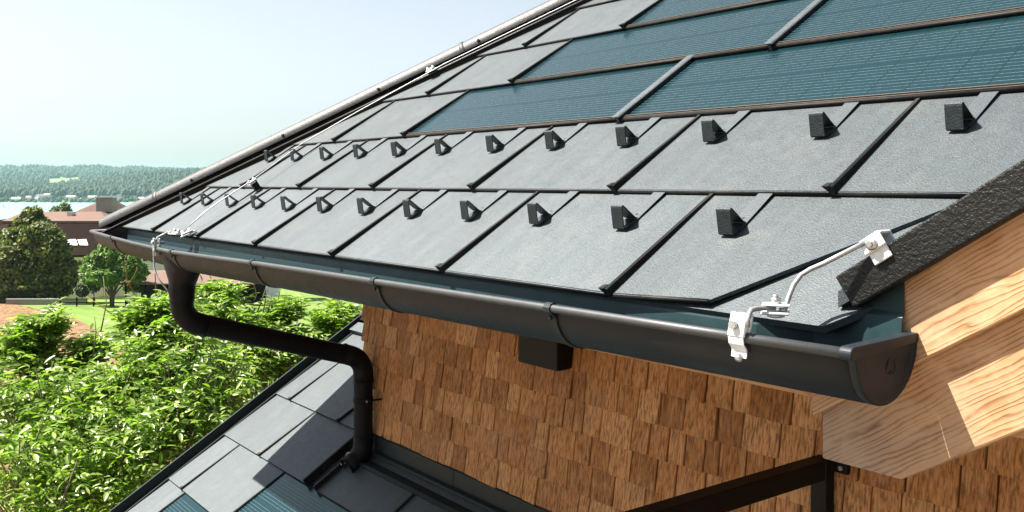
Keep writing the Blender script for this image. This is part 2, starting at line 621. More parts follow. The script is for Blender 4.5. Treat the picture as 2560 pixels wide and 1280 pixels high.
roof = MB()
hems, ribs = [], []
solar = []
deck = valcut(hipcut([(-6, 0.012), (6, 0.012), (6, NC * TH_), (-6, NC * TH_)], HIP_K + 0.03), VAL_K + 0.28)
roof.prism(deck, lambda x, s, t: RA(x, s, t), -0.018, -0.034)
for k in range(NC):
    s0 = k * TH_
    for (u0, u1, sol) in tiles_row(k):
        x0, x1 = u0 * TW, u1 * TW
        poly = valcut(hipcut([(x0 + 0.001, s0), (x1 - 0.001, s0), (x1 - 0.001, s0 + TH_ + 0.03), (x0 + 0.001, s0 + TH_ + 0.03)]))
        if k == 0 and -0.01 < x0 < 0.2:
            poly = clip(poly, -0.074, 1, 0)
            hems.append(MB().tube([RA(max(x0, 0), 0.074 * max(x0, 0) + 0.0035, -0.0058), RA(0.282, 0.0245, -0.0058)], 0.0062, 10))
        if len(poly) < 3:
            continue
        xs = [p[0] for p in poly if abs(p[1] - s0) < 1e-6]
        if sol and x1 * 1 - VAL_M * CT * (s0 + TH_) < VAL_K + 3.5 and len(xs) == 2:
            solar.append((k, poly, min(xs), max(xs)))
        else:
            n = len(poly)
            top = [RA(x, s, -(s - s0) / TH_ * DROP) for x, s in poly]
            bot = [RA(x, s, -(s - s0) / TH_ * DROP - 0.0085) for x, s in poly]
            roof.add(top + bot, [tuple(range(n)), tuple(range(2 * n - 1, n - 1, -1))] + [(i, i + n, (i + 1) % n + n, (i + 1) % n) for i in range(n)])
            if len(xs) == 2:
                hems.append(MB().tube([RA(min(xs), s0 + 0.0035, -0.0058), RA(max(xs), s0 + 0.0035, -0.0058)], 0.0062, 10))
        # standing seam on the left edge of every metal panel
        sx = x0
        seg = valcut(hipcut([(sx - 1e-4, s0), (sx + 1e-4, s0), (sx + 1e-4, s0 + TH_), (sx - 1e-4, s0 + TH_)], HIP_K + 0.19), VAL_K - 0.01)
        if len(seg) < 3 or min(p[1] for p in seg) > s0 + 0.02:
            continue
        sa, sb = s0, max(p[1] for p in seg)
        if sol and any(abs(x0 - (-3 + 0.5 * (k - 2) + 2 * j) * TW) < 1e-6 for j in range(1, 6)):
            continue
        def rib(x, s, n):
            f = (s - s0) / TH_
            return RA(sx + x, s, -f * DROP + n * (1.0 - 0.62 * f))
        q = [(-0.003, -0.004), (0.010, -0.004), (0.0085, 0.0165), (0.004, 0.019), (-0.0015, 0.0165)]
        rb_ = MB()
        ribs.append(rb_)
        rb_.prism(q, lambda a, b, t: rib(a, t, b), sa - 0.004, sb)
        # flared end tab
        rb_.add([rib(-0.002, sa - 0.005, 0.0), rib(-0.018, sa - 0.005, 0.019), rib(-0.001, sa - 0.005, 0.019),
                  rib(-0.002, sa + 0.014, 0.0), rib(-0.013, sa + 0.012, 0.018), rib(-0.001, sa + 0.014, 0.018)],
                 [(0, 2, 1), (3, 4, 5), (0, 1, 4, 3), (1, 2, 5, 4), (2, 0, 3, 5)])
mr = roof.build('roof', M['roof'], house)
for q in hems:
    q.build('panel_hem', M['hem'], mr)
for q in ribs:
    q.build('standing_seam', M['hem'], mr)

# hip slope on the far side (seen only from elsewhere) with the same pitch rule
hs = MB()
HT = NC * TH_ * CT
hx = lambda y: HIP_K + HIP_M * y
tC = CT and (ST / CT) / HIP_M
poly = [(HIP_K, 0.0), (HIP_K, 7.0), (hx(HT), 7.0), (hx(HT), HT)]
hs.prism(poly, lambda x, y, t: Vector((x, y, (x - HIP_K) * tC + t)), -0.02, -0.045)
for i in range(1, 8):
    xa = HIP_K + i * 0.36
    y0 = (xa - HIP_K) / HIP_M + 0.12
    hs.box((xa, y0, 0), (xa + 0.012, 7.0, 0.012), lambda x, y, z: Vector((x, y, (xa - HIP_K) * tC - 0.022 + z)))
# back slope closing the roof
hs.prism([(hx(HT), HT), (4.0, HT), (4.0, 7.0), (hx(HT), 7.0)], lambda x, y, t: Vector((x, y, HT * ST / CT + t)), -0.02, -0.05)
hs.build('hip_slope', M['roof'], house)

# hip: batten, half-round cap, side strip
hd = Vector((HIP_M, 1, ST / CT)).normalized()
lat = Vector((1, -HIP_M, 0)).normalized()
upv = hd.cross(lat) * -1
if upv.z < 0:
    upv = -upv
HLEN = (HT + 0.05) * hd.length / (hd.y)


def hipP(t, l, h):
    return Vector((HIP_K, 0, 0)) + hd * t + lat * l + upv * h


hb = MB()
hb.box((0.02, -0.03, -0.05), (HLEN, 0.045, 0.02), lambda t, l, h: hipP(t, l, h))
hb.build('hip_batten', M['black'], house)
hc = MB()
CR = 0.067
rows = []
for ts in (-0.055, HLEN):
    row = []
    for i in range(0, 19):
        a = math.pi * i / 18
        row.append(hipP(ts, math.cos(a) * CR, 0.008 + math.sin(a) * CR * 0.98))
    rows.append(row)
hc.sheet(rows, True)
rows2 = [[hipP(ts, math.cos(math.pi * i / 18) * (CR - 0.002), 0.008 + math.sin(math.pi * i / 18) * (CR - 0.003)) for i in range(19)] for ts in (-0.055, HLEN)]
hc.sheet(rows2, True)
# end disc and side flanges, overlap ring
hc.add([hipP(-0.052, 0, 0.008)] + rows2[0], [(0, i, i + 1) for i in range(1, 19)], False)
for sgn in (1, -1):
    hc.box((-0.055, 0, -0.0015), (HLEN, 0.014, 0.0015), lambda t, l, h, sg=sgn: hipP(t, sg * (CR - 0.002 + l), 0.008 + h))
for t in (0.33, 2.35):
    rr = [[hipP(t + dt, math.cos(math.pi * i / 18) * (CR + e), 0.008 + math.sin(math.pi * i / 18) * (CR + e)) for i in range(19)] for dt, e in ((-0.004, 0.0005), (-0.002, 0.003), (0.02, 0.003), (0.022, 0.0005))]
    hc.sheet(rr, True)
hco = hc.build('hip_cap', M['cap'], house)
for t in [0.6 + 0.62 * i for i in range(8)]:
    for sgn, a in ((1, 0.35), (-1, 1.25)):
        sc_ = MB()
        aa = a if sgn > 0 else math.pi - a * 0.9
        ctr = hipP(t + (0.0 if sgn > 0 else 0.03), math.cos(aa) * CR, 0.008 + math.sin(aa) * CR)
        nd = (lat * math.cos(aa) + upv * math.sin(aa))
        sc_.tube([ctr - nd * 0.002, ctr + nd * 0.005, ctr + nd * 0.007], [0.0085, 0.0085, 0.005], 8)
        sc_.build('screw', M['hem'], hco)
hf = MB()
# folded strip beside the hip, standing clear of the tiles
hf.tube([hipP(-0.03, 0.106, -0.031), hipP(HLEN, 0.106, -0.031)], 0.0065, 10)
hf.box((-0.03, 0.098, -0.0365), (HLEN, 0.106, -0.0255), hipP)
hf.build('hip_flashing', M['cap'], house)
hg2 = MB()
hg2.box((-0.02, 0.045, -0.07), (HLEN, 0.097, -0.036), hipP)
hg2.box((-0.01, 0.097, -0.09), (HLEN, 0.1, -0.037), hipP)
hg2.build('hip_gap_shade', M['black'], house)  # black fill standing for the shade under cap and strip

# valley sheet between the two roofs and its curled free edge
vf = MB()


def valP(d, s, n):
    """d = distance past the cut tile edge measured along the eave"""
    return RA(VAL_K + VAL_M * CT * s + d, s, n)


rows = []
VN = -0.02
for s in [0.046, 0.056, 0.075, 0.11, 0.139, 0.145, 0.2] + [0.28 + i * 0.16 for i in range(0, 20)]:
    de = 0.15 if s * CT > 0.118 else max(0.075, 0.206 - 1.45 * (s * CT - 0.047))
    rows.append([valP(-0.05, s, VN), valP(0.0, s, VN), valP(de * 0.5, s, VN), valP(de - 0.02, s, VN), valP(de - 0.006, s, VN - 0.005), valP(de + 0.002, s, VN - 0.016), valP(de + 0.004, s, VN - 0.04)])
vf.sheet(rows, False)
vf.tube([valP(-0.02, 0.046, VN - 0.003), valP(0.19, 0.046, VN - 0.003)], 0.003, 8)
vf.build('valley_flashing', M['roof'], house)

# gable roof on the right: rises along +X, verge faces the viewer
YT = 0.05


def gz(x):                          # lower edge of the trim
    return 0.0265 + TB * (x - 0.595)


gr = MB()
yv = lambda x: (x - 0.41) / VAL_M
gr.prism([(0.56, YT + 0.006), (4.2, YT + 0.006), (4.2, yv(4.2)), (0.56, yv(0.56))], lambda x, y, t: Vector((x, y, gz(x) + 0.05 + t)), 0.0, -0.03)
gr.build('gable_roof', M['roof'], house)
ca = math.atan(TB)
cB, sB = math.cos(ca), math.sin(ca)


def slopeboard(name, mat, x_ref, z_ref, y0, y1, pts, bev=0.003, parent=house):
    """board in a vertical plane rising along +X; pts are (along, up) of its outline from the reference point"""
    b = MB()
    b.prism(pts, lambda u, v, t: Vector((u, t, v)), y0, y1)
    me_o = b.build(name, mat, None)
    me_o.parent = parent
    o = parent['_o']
    me_o.location = (x_ref - o[0], -o[1], z_ref - o[2])
    me_o.rotation_euler = (0, -ca, 0)
    bv = me_o.modifiers.new('bevel', 'BEVEL')
    bv.width = bev
    bv.segments = 2
    bv.limit_method = 'ANGLE'
    return me_o


def rot2(dx, dz):
    return (dx * cB + dz * sB, -dx * sB + dz * cB)


# stucco verge trim: front face, returned end, top lip
TRH = 0.067
slopeboard('verge_trim', M['stucco'], 0.595, 0.0265, YT, YT + 0.026, [(0, 0), (3.9, 0), (3.9, TRH), (-0.004, TRH)], 0.004)
# upper larch board, cut plumb at the foot
slopeboard('barge_board', M['board'], 0.483, -0.196, 0.085, 0.107, [rot2(0.0, 0.0), (4.0, rot2(0.0, 0.0)[1] - 0.0), (4.0, 0.17), (0.25, 0.17), (0.16, 0.12), rot2(0.0, 0.09)], 0.003)
# lower larch board behind it: plumb cut, then level cut
bx, bz = 0.489, -0.281




pl = [rot2(0, 0), rot2(0.163, 0.0), None, None, rot2(0, 0.082 + 0.06)]
u1, v1 = rot2(0.163, 0.0)
u4, v4 = pl[4]
slopeboard('rafter_beam', M['beam'], bx, bz, 0.109, 0.2, [pl[0], (u1, v1), (4.0, v1), (4.0, v1 + 0.22), (v4 and u4, v4)], 0.004)

# eave sheet: upper part in the roof plane, crease, drip down into the gutter
def bead_z(x):
    t = [(-4.39, -0.036), (-3.9, -0.051), (-3.5, -0.06), (-2.89, -0.068), (-2.45, -0.062), (-1.9, -0.052), (-1.4, -0.046), (-0.92, -0.041), (-0.44, -0.036), (0.2, -0.029), (0.69, -0.024)]
    return float(np.interp(x, [p[0] for p in t], [p[1] for p in t]))


ef = MB()
prof = [(0.13, 0.062), (0.026, -0.0145), (0.024, -0.02), (0.021, -0.07), (0.0, -0.125)]
xsl = [-4.09, -2.905, -2.9, 0.0, 0.45]
ef.sheet([[Vector((x, y, z)) for y, z in prof] for x in (-4.09, -2.93)])
prof2 = [(0.0815, 0.026), (0.0805, 0.024), (0.0785, 0.0215), (0.075, 0.0165), (0.068, -0.05), (0.02, -0.12)]
prof1 = [(0.13, 0.045), (0.06, 0.0), (0.028, -0.0185), (0.026, -0.024), (0.02, -0.07), (0.0, -0.125)]
rows = []
for x, f in ((-2.945, 0), (-1.2, 0.0), (0.40, 0.0), (0.50, 1), (0.56, 1), (0.676, 1)):
    rows.append([Vector((x, a[0] * (1 - f) + b[0] * f - 0.0015, a[1] * (1 - f) + b[1] * f)) for a, b in zip(prof1, prof2)])
ef.sheet(rows)
ef.sheet([[Vector((x, 0.0815, z)) for z in (0.0255, 0.05, gz(x) + 0.045)] for x in (0.6, 0.676)])
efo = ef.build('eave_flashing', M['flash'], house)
sm = efo.modifiers.new('thick', 'SOLIDIFY')
sm.thickness = 0.0012

# closed eave: soffit boarding and a fascia behind the gutter
sf = MB()
sf.box((-4.1, 0.125, -0.165), (3.5, 1.06, -0.145))
sf.box((-4.1, 1.06, -0.165), (-3.135, 7.0, -0.145))
sf.build('soffit', M['soffit'], house)
fb = MB()
fb.box((-4.1, 0.1, -0.163), (0.48, 0.124, 0.03))
fb.box((-4.124, 0.1, -0.163), (-4.1, 7.0, 0.03))
fb.build('fascia_board', M['soffit'], house)

# shingled wall
YW = 1.05
XW = -3.135
rng = random.Random(4)
sh = MB()
row = 0.1225
zr = -1.127
while zr < -0.1:
    x = XW - rng.uniform(0, 0.03)
    first = True
    while x < 3.2:
        w = rng.choice((0.062, 0.078, 0.09, 0.098, 0.108, 0.12, 0.14, 0.168)) * rng.uniform(0.92, 1.08)
        x1 = x + w
        if x1 > XW + 0.03:
            xa = max(x, XW)
            g = rng.uniform(0.0013, 0.0026) * (1.7 if rng.random() < 0.5 else 1)
            z0 = zr + rng.uniform(-0.003, 0.003)
            tilt = rng.uniform(-0.003, 0.003)
            th_ = rng.uniform(0.022, 0.034)
            ch = rng.uniform(0.004, 0.009)
            # front face leans back to the wall at its head; lower corners eased
            def P(px, pz, d, z0=z0):
                f = (pz - z0) / 0.145
                return Vector((px, YW + 0.006 - d * (1 - f * 0.8), pz))
            xa2, xb2 = xa + g, x1 - g
            zt = z0 + 0.137
            out = [(xa2 + ch * 0.6, z0), (xb2 - ch * 0.6, z0 + tilt), (xb2, z0 + tilt + ch), (xb2, zt), (xa2, zt), (xa2, z0 + ch)]
            n = len(out)
            fr = [P(px, pz, th_ + 0.006 * 0) for px, pz in out]
            bk = [Vector((px, YW + 0.018, pz)) for px, pz in out]
            inset = [Vector((px + (0.002 if px < (xa2 + xb2) / 2 else -0.002), fr[i].y, pz + (0.003 if i < 2 or i in (2, 5) else 0))) for i, (px, pz) in enumerate(out)]
            fr2 = [Vector((p.x, p.y + 0.0022, p.z)) for p in fr]
            sh.add(inset + fr2 + bk, [tuple(range(n))] + [(i, i + n, (i + 1) % n + n, (i + 1) % n) for i in range(n)] + [(i + n, i + 2 * n, (i + 1) % n + 2 * n, (i + 1) % n + n) for i in range(n)])
        x = x1
    zr += row
sho = sh.build('shingle_cladding', M['shingle'], house)
wl = MB()
wl.box((XW + 0.012, YW + 0.016, -5.5), (3.3, 6.8, -0.166))
wl.build('wall', M['void'], house)  # near-black wall stands for the shade in the shingle gaps

# ------------------------------------------------------------------ annex roof, lower left
TD = 0.615
DL = math.hypot(1, TD)
cD, sD = 1 / DL, TD / DL
annex = thing('annex_roof', 'lower dark metal roof below the shingled wall, half in shade', 'roof', (-3.5, 0.5, -5.5))


def RD(x, y, n=0.0):                # plan y, normal height n
    return Vector((x, y - n * sD, -1.2 + TD * (y - YW) + n * cD))


XV = -4.49
YR = 1.80
ar = MB()
ahs, asms = [], []
ar.prism([(XV - 0.01, -1.5), (XW + 0.01, -1.5), (XW + 0.01, YR), (XV - 0.01, YR)], lambda x, y, t: RD(x, y, t), -0.018, -0.04)
ar.prism([(XW, -1.5), (3.0, -1.5), (3.0, YW - 0.02), (XW, YW - 0.02)], lambda x, y, t: RD(x, y, t), -0.018, -0.04)
HALF = 0.358
rowsD = [(-0.71, -4.545), (-0.35, -4.195), (0.008, -4.155), (0.366, -4.197), (0.725, -3.86), (1.083, -4.225), (1.441, -3.88)]
solD = {1: -3.5, 2: -4.155, 3: -3.5, 0: -4.2}
sold = []
for i, (y0, xs0) in enumerate(rowsD):
    y1 = min(y0 + HALF, YR)
    edges = [XV + 0.03] + [xs0 + j * TW for j in range(0, 12) if xs0 + j * TW > XV + 0.05]
    xend = XW + 0.05 if y0 > 1.0 else (-3.203 if i == 4 else 3.0)
    for a, b in zip(edges[:-1], edges[1:]):
        b = min(b, xend)
        if b - a < 0.02:
            continue
        if i in solD and a >= solD[i] - 0.01:
            continue
        ya = y0
        pts = [(a + 0.001, ya), (b - 0.001, ya), (b - 0.001, y1 + 0.02), (a + 0.001, y1 + 0.02)]
        top = [RD(x, y, -(y - y0) / HALF * DROP) for x, y in pts]
        bot = [RD(x, y, -(y - y0) / HALF * DROP - 0.0085) for x, y in pts]
        ar.add(top + bot, [(0, 1, 2, 3), (7, 6, 5, 4)] + [(q, q + 4, (q + 1) % 4 + 4, (q + 1) % 4) for q in range(4)])
        ahs.append(MB().tube([RD(a, y0 + 0.003, -0.0058), RD(b, y0 + 0.003, -0.0058)], 0.0058, 8))
    for a in edges[1:]:
        if a > xend - 0.02:
            continue
        if i in solD and a > solD[i] + 0.01:
            continue
        def ribD(x, y, n, a=a, y0=y0):
            f = (y - y0) / HALF
            return RD(a + x, y, -f * DROP + n * (1 - 0.6 * f))
        asm = MB()
        asms.append(asm)
        asm.prism([(-0.003, -0.004), (0.009, -0.004), (0.008, 0.012), (0.003, 0.015), (-0.002, 0.012)], lambda p, q, t: ribD(p, t, q), y0 - 0.004, y1)
        asm.add([ribD(-0.002, y0 - 0.005, 0), ribD(-0.016, y0 - 0.005, 0.015), ribD(0, y0 - 0.005, 0.015), ribD(-0.002, y0 + 0.012, 0), ribD(-0.012, y0 + 0.012, 0.014), ribD(0, y0 + 0.012, 0.014)],
                [(0, 2, 1), (3, 4, 5), (0, 1, 4, 3), (1, 2, 5, 4), (2, 0, 3, 5)])
# splash sheet under the spout with its upturned left edges
ar.prism([(-3.07, 0.725), (-2.38, 0.725), (-2.38, YW - 0.1), (-3.07, YW - 0.1)], lambda x, y, t: RD(x, y, t), 0.0, -0.009)
ar.prism([(-2.375, 0.725), (-1.675, 0.725), (-1.675, YW - 0.1), (-2.375, YW - 0.1)], lambda x, y, t: RD(x, y, t - 0.001), 0.0, -0.009)
ar.prism([(-1.67, 0.725), (1.2, 0.725), (1.2, YW - 0.1), (-1.67, YW - 0.1)], lambda x, y, t: RD(x, y, t), 0.0, -0.009)
ahs.append(MB().tube([RD(-3.07, 0.727, -0.006), RD(1.2, 0.727, -0.006)], 0.0058, 8))
for xa, h in ((-3.203, 0.03), (-3.075, 0.026)):
    asms.append(MB())
    asms[-1].prism([(0, -0.015), (0.012, -0.015), (0.01, h), (-0.004, h)], lambda p, q, t, xa=xa: RD(xa + p, t, q), 0.722, 1.08 if xa < -3.1 else 0.97)
asms.append(MB())
asms[-1].box((-2.384, 0.72, 0.0), (-2.372, YW - 0.1, 0.008), lambda x, y, n: RD(x, y, n))
asms.append(MB())
asms[-1].box((-1.676, 0.72, 0.0), (-1.664, YW - 0.1, 0.008), lambda x, y, n: RD(x, y, n))
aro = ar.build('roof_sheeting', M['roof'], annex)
for q in ahs:
    q.build('panel_hem', M['hem'], aro)
for q in asms:
    q.build('standing_seam', M['hem'], aro)
av = MB()
# verge: raised folded edge with an outer face
av.prism([(0.0, -0.12), (0.004, -0.12), (0.004, 0.05), (0.008, 0.05), (0.008, -0.002), (0.045, -0.002), (0.045, 0.002), (0.012, 0.002), (0.012, 0.056), (0.0, 0.056)], lambda p, q, t: RD(XV - 0.012 + p, t, q), -1.5, YR)
av.build('verge_trim', M['dark'], annex)
rc = MB()
rr_ = 0.075
zc = RD(0, YR).z
rc.sheet([[Vector((x, YR + 0.02 - math.cos(math.pi * i / 16) * rr_, zc + 0.005 + math.sin(math.pi * i / 16) * rr_)) for i in range(17)] for x in (XV - 0.03, XV + 0.25, XV + 0.252, XW - 0.0)], True)
rc.add([Vector((XV - 0.025, YR + 0.02, zc + 0.005))] + [Vector((XV - 0.025, YR + 0.02 - math.cos(math.pi * i / 16) * rr_, zc + 0.005 + math.sin(math.pi * i / 16) * rr_)) for i in range(17)], [(0, i, i + 1) for i in range(1, 17)])
rc.box((XV - 0.03, YR - rr_ + 0.008, zc + 0.001), (XW, YR - rr_ + 0.02, zc + 0.009))
rc.build('ridge_cap', M['cap'], annex)
rs = MB()
rs.prism([(XV, 1.66), (XW, 1.66), (XW, 1.735), (XV, 1.735)], lambda x, y, t: RD(x, y, t), 0.03, 0.004)
rs.build('ridge_strip', M['roof'], annex)
bs = MB()
bs.prism([(XV, YR + 0.02), (XW, YR + 0.02), (XW, 4.5), (XV, 4.5)], lambda x, y, t: Vector((x, y, zc - (y - YR) * TD + t)), -0.01, -0.03)
bs.build('back_slope', M['roof'], annex)
aw = MB()
aw.box((XV + 0.25, -1.1, -5.5), (3.0, YW - 0.02, -2.62))
aw.prism([(-1.1, -2.62), (YW - 0.02, -2.62), (YW - 0.02, -1.3)], lambda y, z, t: Vector((t, y, z)), XV + 0.25, 3.0)
aw.build('wall', M['soffit'], annex)
# flashing where the annex meets the wall: upstand, trough, edge rib
wf = MB()
zf = RD(0, YW).z
wf.box((XW - 0.02, YW - 0.012, -1.225), (3.0, YW + 0.014, -1.118))
wf.box((XW - 0.02, YW - 0.020, -1.216), (-2.2, YW - 0.0125, -1.136))
wf.box((-2.197, YW - 0.019, -1.215), (3.0, YW - 0.0125, -1.136))
wf.box((XW - 0.02, YW - 0.05, -1.232), (3.0, YW - 0.0125, -1.217))
wf.box((XW + 0.02, YW - 0.125, zf - 0.06), (3.0, YW - 0.051, -1.262))
wf.prism([(YW - 0.13, 0.0), (YW - 0.115, 0.0), (YW - 0.115, 0.016), (YW - 0.13, 0.016)], lambda y, n, t: RD(t, y, n), -3.07, 3.0)
wf.build('wall_flashing', M['dark'], annex)

# ------------------------------------------------------------------ solar panels
SG = 'solar panels set flush in the dark metal roof'


def solar_panel(corner, xlen, xa_end, slope_pt, label, strip, poly=None):
    """slope_pt(x, s, n) -> world with s measured up from the panel's lower edge; x from its left end"""
    o = corner
    p = thing('solar_panel', label, 'solar panel', o, SG)
    x_axis = (slope_pt(1, 0, 0) - slope_pt(0, 0, 0)).normalized()
    y_axis = (slope_pt(0, 1, 0) - slope_pt(0, 0, 0)).normalized()
    z_axis = x_axis.cross(y_axis)
    p.rotation_euler = Matrix((x_axis, y_axis, z_axis)).transposed().to_euler()
    p['_o'] = (0, 0, 0)
    L = xlen
    g = MB()
    g.box((0.012, 0.018, -0.008), (L - 0.004, 0.45, -0.001), lambda x, y, z: Vector((x, y, z - max(0, y) / 0.42 * DROP)))
    g.build('glass', M['glass'], p)
    f = MB()
    f.tube([(0.004, 0.004, -0.005), (L - 0.002, 0.004, -0.005)], 0.0065, 10)
    f.box((0.006, 0.001, -0.012), (L - 0.002, 0.0175, -0.002))
    f.build('frame', M['hem'], p)
    b = MB()
    b.box((0.012, 0.0163, -0.003), (L - 0.004, 0.0180, 0.0030))
    b.box((0.012, 0.0078, -0.003), (L - 0.004, 0.0092, 0.0018))
    b.build('edge_rail', M['bronze'], p)
    if strip:
        c = MB()
        w = 0.017
        c.ribbon([(-w, 0.0105), (-w + 0.003, 0.013), (w - 0.003, 0.013), (w, 0.0105)], -0.012, 0.43, 0.0025, lambda t, a, q: Vector((L + a, t, q - max(0, t) / 0.42 * DROP * 0.9)))
        c.box((-0.005, -0.004, -0.012), (0.005, 0.43, 0.013), lambda x, y, z: Vector((L + x, y, z - max(0, y) / 0.42 * DROP)))
        c.build('cover_strip', M['roof'], p)
    return p


ordw = ['bottom', 'second', 'third', 'fourth', 'fifth', 'sixth']
cnt = {}
for (k, poly, xa, xb) in solar:
    j = cnt.get(k, 0)
    cnt[k] = j + 1
    s0 = k * TH_
    full = xb - xa > 1.3
    if not full:
        continue
    posn = ['leftmost', 'second from the left', 'third from the left', 'fourth from the left'][min(j, 3)]
    solar_panel(RA(xa, s0), xb - xa, None, lambda x, s, n, xa=xa, s0=s0: RA(xa + x, s0 + s, n),
                'dark blue solar panel, %s in the %s row on the main roof' % (posn, ordw[k - 2]), True)
for i, x0s in solD.items():
    y0 = rowsD[i][0]
    x = x0s
    j = 0
    while x < -2.0:
        sp = solar_panel(RD(x, y0), 1.4, None, lambda a, s, n, x=x, y0=y0: RD(x + a, y0 + s * cD, n),
                         'blue solar panel on the lower roof, %s in %s from the wall' % (('leftmost', 'second')[min(j, 1)], ('the fourth row', 'the third row', 'the second row', 'the nearest row')[i]), True)
        x += 1.4
        j += 1

# ------------------------------------------------------------------ snow guards
def make_guard():
    r = thing('snow_guard', 'x', 'snow guard', (0, 0, 0), 'triangular snow guards in two rows on the metal roof')
    b = MB()
    sb_ = MB()
    sb_.ribbon([(0.185, 0.0), (0.1, 0.0), (0.028, 0.0)], -0.0205, 0.0205, -0.0016, lambda w, p, q: Vector((w, p, q + 0.0018)), False)
    sb_.build('strap', M['roof'], r)
    path = [(0.05, 0.0), (0.03, 0.0), (0.008, 0.0005), (0.002, 0.003), (-0.0005, 0.008), (0.0215, 0.055), (0.0245, 0.0595), (0.029, 0.0605), (0.0325, 0.057), (0.050, 0.0095), (0.053, 0.0055), (0.056, 0.0035)]
    b.ribbon(path, -0.0205, 0.0205, -0.003, lambda w, p, q: Vector((w, p, q + 0.0032)), False)
    strap = b.build('stop_plate', M['guard'], r)
    bv = strap.modifiers.new('bevel', 'BEVEL')
    bv.width = 0.0006
    bv.segments = 1
    g = MB()
    for xc in (-0.0125, 0.0125):
        g.box((xc - 0.0045, 0, 0), (xc + 0.0045, 0.0032, 0.044), lambda x, y, z: Vector((x, -0.0005 + (z + 0.009) * 0.455 - y * 0.9, 0.0112 + z - y * 0.3)))
    g.build('ridge', M['guard'], strap)
    s = MB()
    s.tube([(0, 0.074, 0.0018), (0, 0.074, 0.0030)], [0.007, 0.007], 10)
    s.build('rivet', M['roof'], r)
    h = MB()
    h.tube([(0, 0.074, 0.0031), (0, 0.074, 0.0034)], [0.0035, 0.0035], 8)
    h.build('rivet_hole', M['void'], r)
    return r


proto = make_guard()
nums = ['first', 'second', 'third', 'fourth', 'fifth', 'sixth', 'seventh', 'eighth', 'ninth', 'tenth', 'eleventh', 'twelfth', 'thirteenth', 'fourteenth']
used = False
for k in (0, 1):
    row_name = ('lower', 'upper')[k]
    xs = [(0.25 + k * 0.5 - 0.5 * j) for j in range(12)]
    xs.sort()
    for j, u in enumerate(xs):
        o = proto if not used else copy_tree(proto)
        used = True
        o['label'] = 'dark triangular snow guard, %s from the left in the %s row' % (nums[j], row_name)
        jr = random.Random(k * 40 + j)
        o.location = RA(u * TW + jr.uniform(-0.004, 0.004), (k + 0.577) * TH_ + jr.uniform(-0.003, 0.003), -0.577 * DROP)
        o.rotation_euler = (TH, 0, 0)
        o.rotation_euler.rotate_axis('Z', jr.uniform(-0.03, 0.03))

# ------------------------------------------------------------------ gutter
GY = -0.11                          # outer face of the bead
RG = 0.093
gut = thing('gutter', 'long dark half round gutter hanging along the roof eave', 'gutter', (0, 0, -0.1))
XC = -4.385                         # corner of the bead line


def gprof(n=18):
    """(distance inward from the bead, height relative to the bead)"""
    pts = [(0.004, 0.004)]
    for i in range(n + 1):
        a = math.pi * (1 + i / n)
        pts.append((0.008 + RG + math.cos(a) * (RG - 0.004), -0.004 + math.sin(a) * RG))
    pts.append((0.008 + 2 * RG - 0.004, 0.012))
    return pts


gp = gprof()
stations = [0.685, 0.2, -0.44, -0.92, -1.4, -1.9, -2.45, -2.89, -3.5, -3.9]
tr = MB()
rows = [[Vector((x, GY + d, bead_z(x) + h)) for d, h in gp] for x in stations]
rows.append([Vector((XC + d, GY + d, bead_z(XC) + h)) for d, h in gp])
rows.append([Vector((XC + d, 6.5, bead_z(XC) + h)) for d, h in gp])
tr.sheet(rows, True)
tro = tr.build('trough', M['gutter'], gut)
sm = tro.modifiers.new('thick', 'SOLIDIFY')
sm.thickness = 0.0015
bd = MB()
bd.tube([Vector((x, GY, bead_z(x))) for x in stations] + [Vector((XC, GY, bead_z(XC)))], 0.0095, 14)
bd.tube([Vector((XC, GY, bead_z(XC))), Vector((XC, 6.5, bead_z(XC)))], 0.0095, 14)
bd.tube([Vector((-3.955, GY, bead_z(-3.955))), Vector((-3.95, GY, bead_z(-3.95)))], 0.0105, 14)
bd.build('bead', M['bead'], gut)
# end cap: disc with turned rim and a folded top bar
ec = MB()
ZB = bead_z(0.69)
xcp = 0.690


def capP(d, h, x):
    return Vector((xcp + x, GY + d, ZB + h + 0.06 * d))


disc = [(0.000, 0.0)] + [(0.008 + RG + math.cos(math.pi * (1 + i / 24)) * (RG + 0.003), -0.006 + math.sin(math.pi * (1 + i / 24)) * (RG + 0.004)) for i in range(1, 24)] + [(0.2, 0.0)]
cx_, cz_ = 0.1, -0.03
inn = [(cx_ + (d - cx_) * 0.88, cz_ + (h - cz_) * 0.88) for d, h in disc]
n = len(disc)
ec.add([capP(d, h, -0.004) for d, h in disc] + [capP(d, h, 0.006) for d, h in disc] + [capP(cx_ + (d - cx_) * 0.95, cz_ + (h - cz_) * 0.95, 0.009) for d, h in disc] + [capP(d, h, 0.003) for d, h in inn],
       [(i + r_ * n, i + 1 + r_ * n, i + 1 + (r_ + 1) * n, i + (r_ + 1) * n) for r_ in range(3) for i in range(n - 1)] + [tuple(range(3 * n, 4 * n))], False)
eco = ec.build('end_cap', M['gutter'], gut)
for p in eco.data.polygons:
    p.use_smooth = len(p.vertices) == 4
tb = MB()
bar = []
for i in range(13):
    a = math.pi * (0.5 + i / 12)
    bar.append((0.002 + math.cos(a) * 0.0115, 0.0 + math.sin(a) * 0.0115))
for i in range(7):
    a = -math.pi / 2 + math.pi * i / 6
    bar.append((0.196 + math.cos(a) * 0.008, -0.0035 + math.sin(a) * 0.008 + 0.0))
tb.prism(bar, lambda d, h, t: capP(d, h, t), -0.014, 0.010)
tbo = tb.build('top_fold', M['gutter'], eco)
bv = tbo.modifiers.new('bevel', 'BEVEL')
bv.width = 0.003
bv.segments = 2
bv.limit_method = 'ANGLE'
em = MB()
ecx, ecz, er = 0.118, -0.042, 0.014


def emP(a, r_):
    return capP(ecx + math.cos(a) * r_, ecz + math.sin(a) * r_ * 1.1, 0.0034)


